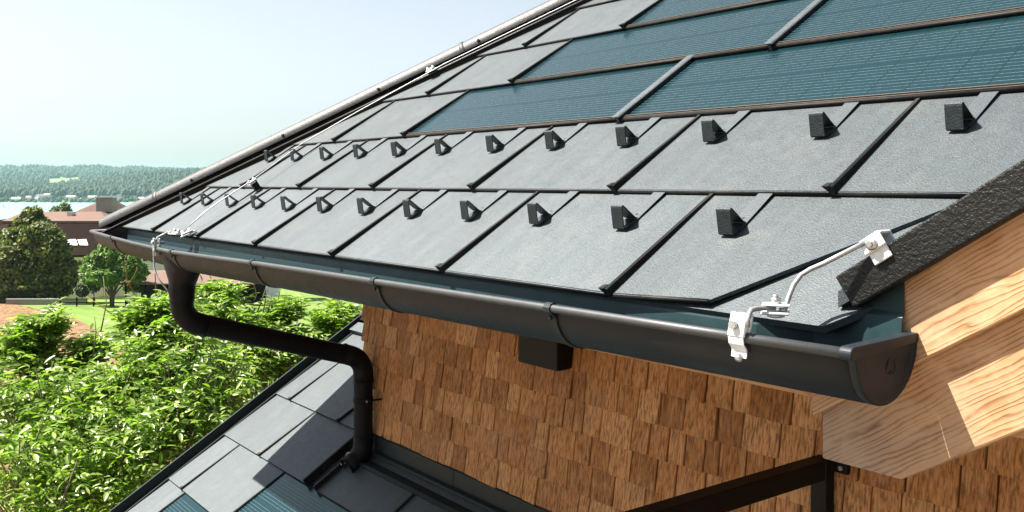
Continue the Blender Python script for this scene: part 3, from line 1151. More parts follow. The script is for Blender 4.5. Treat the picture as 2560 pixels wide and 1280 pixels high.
em.tube([emP(R(d), er) for d in range(60, 230, 10)], 0.00045, 5)
em.tube([emP(R(d), er) for d in range(300, 405, 10)], 0.00045, 5)
em.tube([emP(R(d), er * 0.8) for d in range(110, 200, 15)], 0.00045, 5)
em.tube([emP(R(80), er * 0.1), emP(R(10), er * 0.15)], 0.00045, 5)
em.tube([emP(R(250), er * 0.3), emP(R(265), er * 0.45)], 0.0007, 5)
for i in range(4):
    x_ = -0.006 + i * 0.0037
    em.tube([capP(ecx + x_, ecz - er * 0.82, 0.0034), capP(ecx + x_, ecz - er * 0.55, 0.0034), capP(ecx + x_ + 0.002, ecz - er * 0.6, 0.0034)], 0.0005, 5)
em.build('emblem', M['hem'], eco)
# hooks that carry the gutter
for xb in (-3.905, -2.84, -1.86, -0.9, -0.075):
    hk = MB()
    z = bead_z(xb)
    path = [(-0.0035, 0.0115), (0.004, 0.0125), (0.010, 0.008), (0.0075, 0.0), (0.0085, -0.011)]
    path = [(0.012, 0.004), (0.008, 0.0115), (0.0, 0.0135), (-0.008, 0.0105), (-0.0128, 0.003), (-0.011, -0.007), (-0.003, -0.0125)]
    path += [(0.008 + RG + math.cos(math.pi * (1 + i / 20)) * (RG + 0.0015), -0.006 + math.sin(math.pi * (1 + i / 20)) * (RG + 0.0025)) for i in range(1, 20)]
    path += [(0.008 + 2 * RG + 0.001, 0.02)]
    hk.ribbon(path, xb - 0.011, xb + 0.011, 0.0032, lambda w, p, q: Vector((w, GY + p, z + q)), False)
    ho = hk.build('bracket', M['dark'], gut)
    rv = MB()
    rv.tube([Vector((xb, GY + 0.003, z - 0.022)), Vector((xb, GY - 0.002, z - 0.023)), Vector((xb, GY - 0.0035, z - 0.0235))], [0.0055, 0.005, 0.002], 8)
    rv.build('rivet', M['dark'], ho)

# ------------------------------------------------------------------ downpipe
XP = -2.99
dp = thing('downpipe', 'black round downpipe bending from the gutter to the shingled wall', 'downpipe', (XP, 0.5, -1.2))


def arc(p0, p1, p2, rad, n=10):
    """rounded corner at p1"""
    p0, p1, p2 = Vector(p0), Vector(p1), Vector(p2)
    a = (p0 - p1).normalized()
    b = (p2 - p1).normalized()
    ang = a.angle(b)
    d = rad / math.tan(ang / 2)
    s, e = p1 + a * d, p1 + b * d
    c = p1 + (a + b).normalized() * (rad / math.sin(ang / 2))
    out = []
    va, vb = s - c, e - c
    tot = va.angle(vb)
    for i in range(n + 1):
        t = i / n
        out.append(c + (va * math.sin((1 - t) * tot) + vb * math.sin(t * tot)) / math.sin(tot))
    return out


YO = -0.015
fz = -0.135
fu = MB()
ell = []
for z, ra_, rb_ in ((-0.085, 0.19, 0.082), (-0.12, 0.185, 0.08), (-0.165, 0.155, 0.072), (-0.215, 0.108, 0.062), (-0.245, 0.066, 0.06), (-0.262, 0.062, 0.062), (-0.268, 0.060, 0.060), (-0.32, 0.058, 0.058)):
    ell.append([Vector((XP + math.cos(2 * math.pi * i / 28) * ra_ + (0.012 if ra_ > 0.1 else 0), YO + math.sin(2 * math.pi * i / 28) * rb_, z)) for i in range(28)])
fu.sheet(ell, True, close=True)
fu.build('funnel', M['pipe'], dp)
PR = 0.0515
dirn = Vector((0, 0.36, -0.110)).normalized()
pA = Vector((XP, YO, -0.25))
pB = Vector((XP, YO, -0.412))
pC = Vector((XP, 0.965, -0.412 - (0.965 - YO) * 0.3))
pD = Vector((XP, 0.965, -1.235))
pE = Vector((XP, 0.735, -1.345))
e1 = arc(pA, pB, pC, 0.11)
e2 = arc(pB, pC, pD, 0.11)
e3 = arc(pC, pD, pE, 0.1)
pp = MB()
pp.tube([pA, e1[0]], PR, 24)
pp.tube([e1[-1], e2[0]], PR, 24, caps=False)
pp.tube([e2[-1], e3[0]], PR, 24, caps=False)
pp.build('pipe', M['pipe'], dp)
for pts in (e1, e2, e3[:]):
    eb = MB()
    s = (pts[0] - pts[1]).normalized()
    e = (pts[-1] - pts[-2]).normalized()
    ext = 0.05
    full = [pts[0] + s * ext] + pts + [pts[-1] + e * (ext if pts is not e3 else 0.045)]
    eb.tube(full, PR + 0.0025, 24, caps=False)
    for q, d in ((full[0], s), (full[-1], e)):
        eb.tube([q - d * 0.012, q - d * 0.010, q - d * 0.002, q], [PR + 0.0028, PR + 0.0045, PR + 0.0045, PR + 0.0028], 24, caps=False)
    ob = eb.build('elbow', M['pipe'], dp)
    sol_ = ob.modifiers.new('thick', 'SOLIDIFY')
    sol_.thickness = 0.002
    sol_.offset = -1
pc = MB()
zc_ = -0.93
pc.tube([Vector((XP, 0.965, zc_ + 0.014)), Vector((XP, 0.965, zc_ + 0.012)), Vector((XP, 0.965, zc_ - 0.012)), Vector((XP, 0.965, zc_ - 0.014))], [PR + 0.001, PR + 0.004, PR + 0.004, PR + 0.001], 24, caps=False)
pc.box((XP + PR - 0.004, 0.955, zc_ - 0.014), (XP + PR + 0.02, 0.972, zc_ + 0.014))
pc.tube([Vector((XP + PR + 0.01, 0.965, zc_)), Vector((XP + PR + 0.012, 1.05, zc_ + 0.002))], 0.0045, 8)
pco = pc.build('clamp', M['pipe'], dp)
bt = MB()
bt.tube([Vector((XP + PR + 0.011, 0.956, zc_)), Vector((XP + PR + 0.011, 0.950, zc_))], 0.0065, 8)
bt.build('bolt', M['bolt'], pco)
sc2 = MB()
end = e3[-1] + (e3[-1] - e3[-2]).normalized() * 0.03
ax = (e3[-1] - e3[-2]).normalized()
tp = ax.cross(Vector((1, 0, 0)))
if tp.z < 0:
    tp = -tp
lf = Vector((-1, 0, 0))
band = [end + (lf * math.cos(a) + tp * math.sin(a)) * (PR + 0.0055) - ax * 0.035 * math.sin(a) for a in [R(d) for d in range(-20, 95, 12)]]
sc2.tube(band, 0.0035, 8)
lug = end + lf * (PR + 0.012)
sc2.box((-0.009, -0.016, -0.013), (0.009, 0.012, 0.013), lambda x, y, z: lug + Vector((x, y, z)))
sc2.tube([lug + Vector((-0.018, -0.004, 0.002)), lug + Vector((0.012, -0.004, 0.002))], 0.006, 8)
sc2.build('hose_clip', M['steel'], dp)

# ------------------------------------------------------------------ lightning conductors
lc = thing('lightning_conductor', 'thin bright conductor rod running beside the hip down to the gutter', 'lightning conductor', (-3.0, 0.5, 0.3))
rod = MB()
HR = 0.112
rp = [hipP(t, HR + 0.012, -0.018) for t in (HLEN - 0.2, 3.0, 1.9)]
pts = [hipP(HLEN - 0.1, HR + 0.006, -0.016), hipP(3.2, HR + 0.006, -0.016), hipP(2.25, HR + 0.006, -0.016)]
low = [RA(-2.86, 1.06, 0.045), RA(-2.965, 0.743, 0.05), RA(-2.935, 0.55, 0.05), RA(-2.92, 0.394, 0.05), RA(-2.945, 0.21, 0.05), RA(-2.945, 0.13, 0.048), RA(-2.96, 0.06, 0.036), RA(-2.985, -0.025, 0.015)]
rod.tube(pts + low, 0.003, 8)
rod.build('rod', M['rod'], lc)


def small_clamp(o, c, ux, uy, uz, s=1.0, mat='white_clamp'):
    cl = MB()
    fn = lambda x, y, z: c + ux * x * s + uy * y * s + uz * z * s
    cl.bbox((-0.03, -0.02, -0.006), (0.03, 0.004, 0.0), 0.0015, fn)
    cl.bbox((-0.024, -0.006, 0.0005), (0.024, 0.022, 0.006), 0.0015, fn)
    cl.bbox((-0.03, 0.010, -0.010), (0.012, 0.026, -0.003), 0.0015, fn)
    for xx in (-0.016, 0.014):
        cl.tube([fn(xx, 0.006, 0.006), fn(xx, 0.006, 0.012), fn(xx, 0.006, 0.018)], [0.008 * s, 0.0075 * s, 0.004 * s], 6)
    cl.tube([fn(-0.02, -0.012, 0.0), fn(-0.02, -0.012, 0.009)], 0.006 * s, 6)
    return cl.build('clamp', M[mat], o)


nA = Vector((0, -ST, CT))
sA = Vector((0, CT, ST))
for t in (2.17, 3.34):
    small_clamp(lc, hipP(t, HR + 0.006, -0.012), hd, lat, upv, 0.95)
small_clamp(lc, RA(-2.92, 0.40, 0.046), Vector((0.1, CT, ST)).normalized(), Vector((1, 0, 0)), nA, 0.85)
st_ = MB()
st_.box((-2.935, 0.39, -0.006), (-2.91, 0.42, 0.042), RA)
st_.build('standoff', M['hem'], lc)
ce = RA(-2.93, -0.012, 0.02)
small_clamp(lc, ce + Vector((0.015, 0.01, 0.004)), Vector((0.5, 0.8, 0.4)).normalized(), Vector((0.85, -0.5, 0)).normalized(), nA, 1.15)
small_clamp(lc, ce + Vector((-0.075, -0.02, 0.0)), Vector((0.9, 0.3, 0.0)).normalized(), Vector((-0.3, 0.9, 0)).normalized(), Vector((0, 0, 1)), 1.1, 'steel')
# lead from that clamp over the gutter bead and down to the pipe
xg = -3.075
zg = bead_z(xg)
ld = MB()
ld.tube([ce + Vector((-0.06, -0.03, 0.002)), ce + Vector((-0.12, -0.045, 0.004)), Vector((xg + 0.002, -0.08, zg + 0.068)), Vector((xg - 0.005, -0.105, zg + 0.055)), Vector((xg - 0.006, -0.12, zg + 0.02)), Vector((xg - 0.006, -0.123, zg - 0.02)),
         Vector((xg + 0.0, -0.122, zg - 0.09)), Vector((xg + 0.035, -0.115, zg - 0.14)), Vector((xg + 0.08, -0.09, zg - 0.185)), Vector((XP - 0.05, YO - 0.035, zg - 0.235))], 0.0042, 8)
ld.build('lead', M['steel'], lc)
gc = MB()
gc.bbox((xg - 0.014, -0.126, zg - 0.012), (xg + 0.014, -0.118, zg + 0.052), 0.002)
gc.bbox((xg - 0.013, -0.102, zg - 0.016), (xg + 0.013, -0.094, zg + 0.05), 0.002)
gc.tube([Vector((xg, -0.136, zg + 0.03)), Vector((xg, -0.075, zg + 0.028))], 0.006, 6)
gc.tube([Vector((xg, -0.134, zg + 0.03)), Vector((xg, -0.127, zg + 0.03))], 0.01, 6)
gc.bbox((xg - 0.012, -0.12, zg - 0.034), (xg + 0.012, -0.1, zg - 0.012), 0.002)
gc.build('gutter_clamp', M['steel'], lc)

rcn = thing('lightning_conductor', 'short bent grey conductor rod joining the verge trim to the gutter end', 'lightning conductor', (0.5, 0, 0.05))
rr2 = MB()
RODA = [(0.505, -0.044, 0.022), (0.5134, -0.04, 0.0225), (0.5136, -0.036, 0.0297), (0.5115, -0.025, 0.0455), (0.5144, -0.014, 0.0671), (0.5214, -0.002, 0.0846), (0.535, 0.008, 0.096), (0.556, 0.018, 0.1074), (0.63, 0.04, 0.151)]
RODB = [(0.5, -0.05, 0.0255), (0.489, -0.07, 0.0255), (0.4885, -0.092, 0.0262), (0.4893, -0.105, 0.0248), (0.4922, -0.114, 0.019), (0.494, -0.12, 0.01), (0.494, -0.122, -0.004)]
rr2.tube([Vector(p) for p in RODA], 0.0047, 10)
rr2.tube([Vector(p) for p in RODB], 0.0047, 10)
rr2.build('rod', M['rod'], rcn)
# bolted cross clamp near the eave
cc = MB()
cb = Vector((0.4975, -0.045, 0.0255))
ux = Vector((0.82, 0.57, 0)).normalized()
uy = Vector((-0.57, 0.82, 0)).normalized()
uz = Vector((0, 0, 1))
fn = lambda x, y, z: cb + ux * x + uy * y + uz * z
cc.bbox((-0.024, -0.017, 0.0035), (0.026, 0.017, 0.0075), 0.0015, fn)
cc.bbox((-0.026, -0.018, -0.012), (0.024, 0.018, -0.007), 0.0015, fn)
cc.tube([fn(0, 0, -0.018), fn(0, 0, -0.016), fn(0, 0, -0.012)], [0.011, 0.016, 0.016], 16)
cco = cc.build('cross_clamp', M['white_clamp'], rcn)
cn = MB()
cn.tube([fn(0, 0, 0.0075), fn(0, 0, 0.018)], 0.0095, 6)
cn.tube([fn(0, 0, 0.018), fn(0, 0, 0.0235)], 0.0055, 10)
cn.build('nut', M['bolt'], cco)
# clamp over the gutter bead
xq = 0.470
zq = bead_z(xq)
gq = MB()
pathq = [(0.012, -0.012), (0.013, -0.002), (0.009, 0.010), (0.0, 0.0125), (-0.009, 0.009), (-0.0125, 0.0), (-0.011, -0.010), (-0.004, -0.018), (-0.002, -0.024), (-0.004, -0.036)]
gq.ribbon(pathq, xq - 0.017, xq + 0.017, -0.0025, lambda w, p, q: Vector((w, GY + p, zq + q)))
gq.bbox((xq - 0.020, GY - 0.017, zq + 0.002), (xq + 0.019, GY - 0.011, zq + 0.046), 0.002, lambda x, y, z: Vector((x + (z - zq) * 0.12, y + (z - zq) * 0.12, z)))
gq.bbox((xq - 0.018, GY - 0.002, zq + 0.008), (xq + 0.018, GY + 0.004, zq + 0.044), 0.002, lambda x, y, z: Vector((x + (z - zq) * 0.12, y + (z - zq) * 0.14, z)))
gqo = gq.build('gutter_clamp', M['white_clamp'], rcn)
gb = MB()
gb.tube([Vector((xq - 0.002, GY - 0.016, zq + 0.024)), Vector((xq - 0.002, GY - 0.023, zq + 0.0245))], 0.0085, 6)
gb.tube([Vector((xq - 0.002, GY + 0.004, zq + 0.024)), Vector((xq - 0.002, GY + 0.014, zq + 0.024))], 0.0045, 8)
gb.tube([Vector((xq + 0.002, GY - 0.004, zq - 0.034)), Vector((xq + 0.002, GY - 0.010, zq - 0.038)), Vector((xq + 0.002, GY - 0.012, zq - 0.041))], [0.008, 0.008, 0.004], 12)
gb.build('bolt', M['bolt'], gqo)
# folded clamp on the verge trim
tcx, tcz = 0.585, 0.0
tq = MB()
fq = lambda u, y, v: Vector((0.642 + u * cB - v * sB, YT + y, gz(0.642) + TRH * 1.13 + 0.016 + u * sB + v * cB))
tq.bbox((-0.022, -0.006, -0.034), (0.017, -0.0015, 0.004), 0.0015, fq)
tq.bbox((-0.026, -0.012, -0.012), (0.02, -0.0065, 0.016), 0.002, fq)
tq.bbox((-0.026, -0.0065, 0.010), (0.02, 0.03, 0.016), 0.002, fq)
tq.bbox((-0.022, 0.028, -0.012), (0.018, 0.033, 0.012), 0.0015, fq)
tqo = tq.build('trim_clamp', M['white_clamp'], rcn)
tn = MB()
tn.tube([fq(-0.003, -0.012, 0.0), fq(-0.003, -0.016, 0.0), fq(-0.003, -0.018, 0.0)], [0.0115, 0.011, 0.007], 16)
tn.tube([fq(-0.003, -0.018, 0.0), fq(-0.003, -0.021, 0.0)], 0.0055, 6)
tn.build('bolt', M['bolt'], tqo)

# ------------------------------------------------------------------ wall light and steel frame
wlg = thing('wall_light', 'black rectangular box light mounted on the shingled wall under the gutter', 'wall light', (-1.45, 1.05, -0.45))
b = MB()
b.bbox((-1.578, 0.95, -0.507), (-1.321, 1.02, -0.39), 0.003)
b.box((-1.574, 1.02, -0.503), (-1.325, 1.045, -0.394))
b.build('housing', M['black'], wlg)
b = MB()
b.box((-1.545, 0.962, -0.3895), (-1.354, 1.035, -0.388))
b.box((-1.545, 0.962, -0.509), (-1.354, 1.035, -0.5075))
b.build('diffuser', plain('frosted_diffuser', (0.05, 0.05, 0.05), 0.3), wlg)

sfm = thing('steel_frame', 'black steel rail and post standing against the shingled wall below the timber', 'frame', (-0.1, 0.9, -1.5))
b = MB()
b.bbox((-0.155, -1.2, -0.643), (-0.1, 0.985, -0.583), 0.003)
b.build('rail', M['black'], sfm)
b = MB()
b.bbox((-0.155, 0.985, -2.0), (-0.1, 1.03, -0.583), 0.003)
b.build('post', M['black'], sfm)
b = MB()
b.bbox((-0.155, 0.0, -0.83), (-0.1, 0.98, -0.79), 0.003)
b.build('lower_rail', M['black'], sfm)
b = MB()
b.box((-0.1, 1.012, -0.618), (-0.045, 1.03, -0.585))
pl_ = b.build('fixing_plate', M['black'], sfm)
b = MB()
b.tube([Vector((-0.066, 1.013, -0.602)), Vector((-0.066, 1.006, -0.602))], 0.007, 8)
b.build('bolt', M['bolt'], pl_)

# ------------------------------------------------------------------ landscape
def ground_z(b):
    return float(np.interp(b, [-400, 8, 115, 170, 390, 2240, 2300, 2420, 9000], [-5.5, -5.6, -14.05, -18.5, -51.5, -53, -49.6, -44, -44]))


def grass_ground():
    m = NT('meadow_grass')
    v = m.coords()
    n1 = m.noise(v, 0.09, 5, 0.6)
    n2 = m.noise(v, 1.6, 5, 0.65)
    n3 = m.noise(v, 11, 3, 0.7)
    st = m.n('ShaderNodeMapping')
    st.inputs['Rotation'].default_value = (0, 0, R(-YAW + 8))
    st.inputs['Scale'].default_value = (0.03, 0.62, 1)
    m.l(v, st.inputs['Vector'])
    stripe = m.noise(st.outputs[0], 1.0, 3, 0.55)
    c = m.ramp(n1, [(0.35, (0.075, 0.15, 0.026)), (0.65, (0.115, 0.2, 0.04))])
    c = m.mix(m.ramp(stripe, [(0.42, 0.0), (0.6, 0.75)]), c, (0.16, 0.225, 0.062))
    c = m.mix(m.ramp(n2, [(0.45, 0.0), (0.75, 0.6)]), c, (0.17, 0.19, 0.07))
    c = m.mix(m.ramp(n3, [(0.3, 0.45), (0.6, 0.0)]), c, (0.045, 0.1, 0.015))
    m.color(c)
    m.set(Roughness=0.9, Specular_IOR_Level=0.15)
    m.bump(n3, 0.7, 0.06)
    return m.m


def soil_ground():
    m = NT('ploughed_soil')
    v = m.coords()
    n1 = m.noise(v, 0.7, 6, 0.7)
    n2 = m.noise(v, 2.6, 5, 0.8)
    c = m.ramp(n2, [(0.38, (0.09, 0.05, 0.03)), (0.5, (0.23, 0.135, 0.08)), (0.62, (0.42, 0.28, 0.18))])
    c = m.mix(m.ramp(n1, [(0.5, 0.0), (0.8, 0.4)]), c, (0.2, 0.2, 0.08))
    m.color(c)
    m.set(Roughness=0.95, Specular_IOR_Level=0.1)
    m.bump(n2, 1.0, 0.3)
    return m.m


M['grass'] = grass_ground()
M['soil'] = soil_ground()
gav = [-3000, -2000, -1500, -1200, -900, -600, -300, -150, -80, -60, -50, -40, -30, -20, -10, 0, 10, 20, 40, 80, 200, 600, 2000]
gbv = [-400, -100, -30, 0, 8, 20, 30, 40, 50, 60, 70, 80, 90, 100, 108, 115, 130, 150, 170, 250, 390, 800, 1400, 2000, 2240, 2300, 2420, 4000, 9000]
gm = MB()
gm.sheet([[LW(a, b, ground_z(b)) for b in gbv] for a in gav])
tag(gm.build('ground', M['grass']), kind='structure')


def on_ground(px, py):
    """point of the slope seen at a surveyed pixel"""
    lo, hi = 6.0, 400.0
    for _ in range(60):
        mid = (lo + hi) / 2
        if CAM.z - (py - 456.35) / 2332.05 * mid > ground_z(mid):
            lo = mid
        else:
            hi = mid
    return (px - 1280) / 2332.05 * lo, lo


fs_ = []
for px, py in ((-400, 755), (15, 757), (100, 775), (195, 800), (300, 860), (420, 990), (560, 1150)):
    a, b = on_ground(px, py)
    fs_.append((a, b))
fs_ += [(40, 8.0), (-90, 8.0), (-90, 60)]
fm = MB()
fm.add([LW(a, b, ground_z(b) + 0.05) for a, b in fs_], [tuple(range(len(fs_)))])
fm.add([LW(a, b, ground_z(b) + 0.05) for a, b in ((-90, 8.0), (40, 8.0), (60, -90), (-90, -90))], [(0, 3, 2, 1)])  # unseen near ground, soil carried round the house for warm bounce
tag(fm.build('ploughed_field', M['soil']), kind='structure')

tm = plain('bounce_paving', (0.4, 0.32, 0.21), 0.85, 0, 2.5, 0.2, 0.3, 0.01)
tmb = MB()
tmb.box((-3.9, -9.0, -5.8), (9.0, 1.0, -5.42))  # unseen slab added below the house for warm bounce light
tag(tmb.build('bounce_terrace', tm), kind='structure')

# lake
wm = NT('lake_water')
v = wm.coords()
wn_ = wm.noise(v, 0.02, 4, 0.6)
wm.color(wm.ramp(wn_, [(0.3, (0.15, 0.37, 0.42)), (0.7, (0.19, 0.42, 0.47))]))
wm.set(Roughness=0.35, Specular_IOR_Level=0.3)
wr = wm.noise(v, 0.5, 3, 0.6)
wm.bump(wr, 0.3, 0.2)
lk = MB()
lk.quad(LW(-3000, 340, -49.2), LW(2500, 340, -49.2), LW(2500, 2420, -49.2), LW(-3000, 2420, -49.2))
tag(lk.build('lake', wm.m), kind='structure')

# hills beyond the lake
def prof_interp(x, pts):
    return float(np.interp(x, [p[0] for p in pts], [p[1] for p in pts]))


NEAR = [(-200, 458), (0, 452), (120, 455), (200, 448), (300, 440), (360, 428), (430, 418), (520, 416), (800, 412), (1500, 420)]
FAR = [(-200, 408), (0, 411), (20, 408), (45, 413), (60, 411), (130, 412), (190, 411), (260, 410), (295, 416), (320, 412), (350, 413), (385, 418), (420, 417), (500, 420), (900, 415), (1500, 420)]
B0, B1, B2 = 2290.0, 3000.0, 5200.0


def hill_z(a, b):
    px = a / b * 2332.05 + 1280
    zn = CAM.z - (prof_interp(px, NEAR) + 21 - 456.35) / 2332.05 * B1
    zf = CAM.z - (prof_interp(px, FAR) + 12 - 456.35) / 2332.05 * B2
    zv = zn - 6 + 10 * math.sin(a * 0.004)
    t = [(B0, -50.5), (B0 + 110, -45), (B0 + 190, -36), (B1, zn), (B1 + 420, zv), (B1 + 1200, zv + (zf - zv) * 0.45), (B2, zf), (B2 + 800, zf - 60), (9000, zf - 120)]
    return float(np.interp(b, [q[0] for q in t], [q[1] for q in t])) + 3 * math.sin(a * 0.02 + b * 0.013) * min(1, max(0, (b - 2500) / 300))


hm = plain('hill_meadow', (0.12, 0.18, 0.05), 0.9, 0, 0.02, 0.3)
hg = MB()
hbv = [2285, 2320, 2400, 2480, 2560, 2650, 2750, 2850, 2950, 3000, 3060, 3150, 3300, 3420, 3600, 3900, 4200, 4600, 5000, 5200, 5400, 6000, 9000]
hav = list(range(-3800, -3000, 200)) + list(range(-3000, 0, 50)) + list(range(0, 2600, 400))
hg.sheet([[LW(a * (0.55 + 0.45 * b / B1), b, hill_z(a * (0.55 + 0.45 * b / B1), b)) for b in hbv] for a in hav], True)
tag(hg.build('hills', hm), kind='structure')

# distant forest: many lumpy crowns in one mass
def ico():
    t = (1 + 5 ** 0.5) / 2
    v = [(-1, t, 0), (1, t, 0), (-1, -t, 0), (1, -t, 0), (0, -1, t), (0, 1, t), (0, -1, -t), (0, 1, -t), (t, 0, -1), (t, 0, 1), (-t, 0, -1), (-t, 0, 1)]
    f = [(0, 11, 5), (0, 5, 1), (0, 1, 7), (0, 7, 10), (0, 10, 11), (1, 5, 9), (5, 11, 4), (11, 10, 2), (10, 7, 6), (7, 1, 8), (3, 9, 4), (3, 4, 2), (3, 2, 6), (3, 6, 8), (3, 8, 9), (4, 9, 5), (2, 4, 11), (6, 2, 10), (8, 6, 7), (9, 8, 1)]
    v = [Vector(p).normalized() for p in v]
    cache = {}
    f2 = []

    def mid(i, j):
        key = (min(i, j), max(i, j))
        if key not in cache:
            cache[key] = len(v)
            v.append(((v[i] + v[j]) / 2).normalized())
        return cache[key]
    for a, b, c in f:
        ab, bc, ca_ = mid(a, b), mid(b, c), mid(c, a)
        f2 += [(a, ab, ca_), (b, bc, ab), (c, ca_, bc), (ab, bc, ca_)]
    return np.array([tuple(p) for p in v]), np.array(f2)


ICV, ICF = ico()
nr = np.random.default_rng(7)
fr3, fw3 = np.array(FR), np.array(FW)


def crowns(spots):
    """spots: (a, b, z, height, width, conic)"""
    Vs, Fs = [], []
    o = 0
    for (a, b, z, h, w, con) in spots:
        v = ICV.copy()
        v *= (1 + nr.uniform(-0.22, 0.22, (len(v), 1)))
        zz = v[:, 2:3]
        taper = 1 - con * np.clip((zz + 1) / 2, 0, 1) * 0.85
        xy = v[:, :2] * taper * w / 2
        p = fr3[None] * (xy[:, :1] + a) + fw3[None] * (xy[:, 1:2] + b)
        p[:, 0] += CAM.x
        p[:, 1] += CAM.y
        p[:, 2] = z + h * 0.5 + zz[:, 0] * h * 0.55
        Vs.append(p)
        Fs.append(ICF + o)
        o += len(v)
    return np.concatenate(Vs), np.concatenate(Fs)


M['forest'] = leaf_mat('forest_foliage', (0.006, 0.018, 0.012), (0.014, 0.034, 0.018), (0.036, 0.06, 0.026), 0.0, 0.9)
spots = []
for i in range(5200):                # near wooded shore hill
    b = nr.uniform(2440, 3060)
    px = nr.uniform(-120, 640)
    a = (px - 1280) / 2332.05 * b
    con = nr.random() < 0.4
    h = nr.uniform(15, 25) * (1.15 if con else 1)
    spots.append((a, b, hill_z(a, b) - 1, h, nr.uniform(6, 9) if con else nr.uniform(11, 18), 1.0 if con else 0.25))
for i in range(2600):                # far ridge
    b = nr.uniform(4300, 5250)
    px = nr.uniform(-100, 640)
    a = (px - 1280) / 2332.05 * b
    spots.append((a, b, hill_z(a, b) - 2, nr.uniform(16, 30), nr.uniform(16, 30), nr.uniform(0.2, 0.8)))
for (pc_, wd, b0, b1, nn) in ((25, 45, 3500, 3900, 160), (170, 75, 3350, 3700, 260), (60, 60, 3900, 4200, 110), (240, 40, 3700, 4100, 120), (330, 90, 3300, 3600, 200)):
    for i in range(nn):
        b = nr.uniform(b0, b1)
        px = pc_ + nr.uniform(-wd, wd)
        a = (px - 1280) / 2332.05 * b
        spots.append((a, b, hill_z(a, b) - 1, nr.uniform(18, 32), nr.uniform(12, 22), nr.uniform(0.2, 0.9)))
for i in range(420):                 # trees along the shore
    b = nr.uniform(2305, 2440)
    px = nr.uniform(-60, 560)
    a = (px - 1280) / 2332.05 * b
    spots.append((a, b, hill_z(a, b) - 0.5, nr.uniform(4, 11), nr.uniform(5, 13), 0.3))
V, F = crowns(spots)
tag(npmesh('distant_forest', V, F, M['forest'], smooth=True), 'dark wooded hills rising beyond the turquoise lake', 'forest', kind='stuff')

M['white_wall'] = plain('white_render', (0.74, 0.72, 0.68), 0.9, 0, 3, 0.06)
M['cream_wall'] = plain('cream_render', (0.72, 0.7, 0.52), 0.9, 0, 2, 0.06)
M['red_roof'] = plain('pale_red_tiles', (0.42, 0.3, 0.28), 0.8, 0, 0.5, 0.15)
M['grey_roof'] = plain('grey_tiles', (0.2, 0.19, 0.2), 0.8, 0, 0.5, 0.15)
M['pane'] = plain('window_pane', (0.05, 0.06, 0.07), 0.1)
M['boat'] = plain('white_boat', (0.8, 0.8, 0.8), 0.4)


def lframe(a0, b0, z0, rot=0.0):
    """local axes (across, away, up) placed on the landscape and turned"""
    c, s = math.cos(rot), math.sin(rot)
    return lambda x, y, z: LW(a0 + x * c - y * s, b0 + x * s + y * c, z0 + z)


def shore_house(px, py, b, w, d, h, rh, roofm, label, rot=0.0):
    a = (px - 1280) / 2332.05 * b
    z0 = CAM.z - (py - 456.35) / 2332.05 * b
    L = lframe(a, b, z0, rot)
    t = thing('shore_house', label, 'house', tuple(L(0, 0, 0)), 'houses on the far shore of the lake')
    w_ = MB()
    w_.box((-w / 2, -d / 2, -4), (w / 2, d / 2, h), L)
    w_.prism([(-d / 2, h), (d / 2, h), (0, h + rh)], lambda y, z, tt: L(tt, y, z), -w / 2, w / 2)
    w_.build('wall', M['white_wall'], t)
    r_ = MB()
    for sg in (1, -1):
        r_.prism([(sg * (d / 2 + 0.8), h - 0.5), (0, h + rh + 0.05), (0, h + rh + 0.4), (sg * (d / 2 + 0.8), h - 0.15)], lambda y, z, tt: L(tt, y, z), -w / 2 - 0.7, w / 2 + 0.7)
    r_.build('roof', roofm, t)
    for i in range(max(2, int(w / 3.5))):
        wd = MB()
        xx = -w / 2 + (i + 0.5) * w / max(2, int(w / 3.5))
        wd.box((xx - 0.6, -d / 2 - 0.06, h * 0.45), (xx + 0.6, -d / 2 - 0.01, h * 0.45 + 1.5), L)
        wd.build('window', M['pane'], t)


for args in ((40, 503, 2340, 18, 12, 6, 4, M['white_wall'], 'white house with pale roof, leftmost on the far lake shore', 0.5),
             (72, 500, 2370, 11, 10, 7, 3, M['red_roof'], 'small white house with pinkish roof among shore trees', 0.2),
             (100, 499, 2380, 20, 14, 9, 5, M['grey_roof'], 'large white shore house with dark gable roof below the wooded hill', 1.2),
             (118, 493, 2420, 16, 12, 6, 4, M['grey_roof'], 'low dark roofed shore house right beside the large white one', 0.0),
             (178, 499, 2390, 22, 12, 7, 4, M['red_roof'], 'wide shore house with pale pink roof, left of the farmhouse chimney', 0.1),
             (231, 498, 2380, 20, 12, 5, 4, M['red_roof'], 'dark shore house with reddish roof just left of the chimney', 0.3),
             (297, 500, 2360, 10, 10, 9, 5, M['grey_roof'], 'narrow pale gabled shore house just right of the farmhouse chimney', 1.4),
             (356, 500, 2370, 17, 10, 5, 2, M['white_wall'], 'low shore house with bright white roof near the metal hip', 0.0)):
    shore_house(*args)


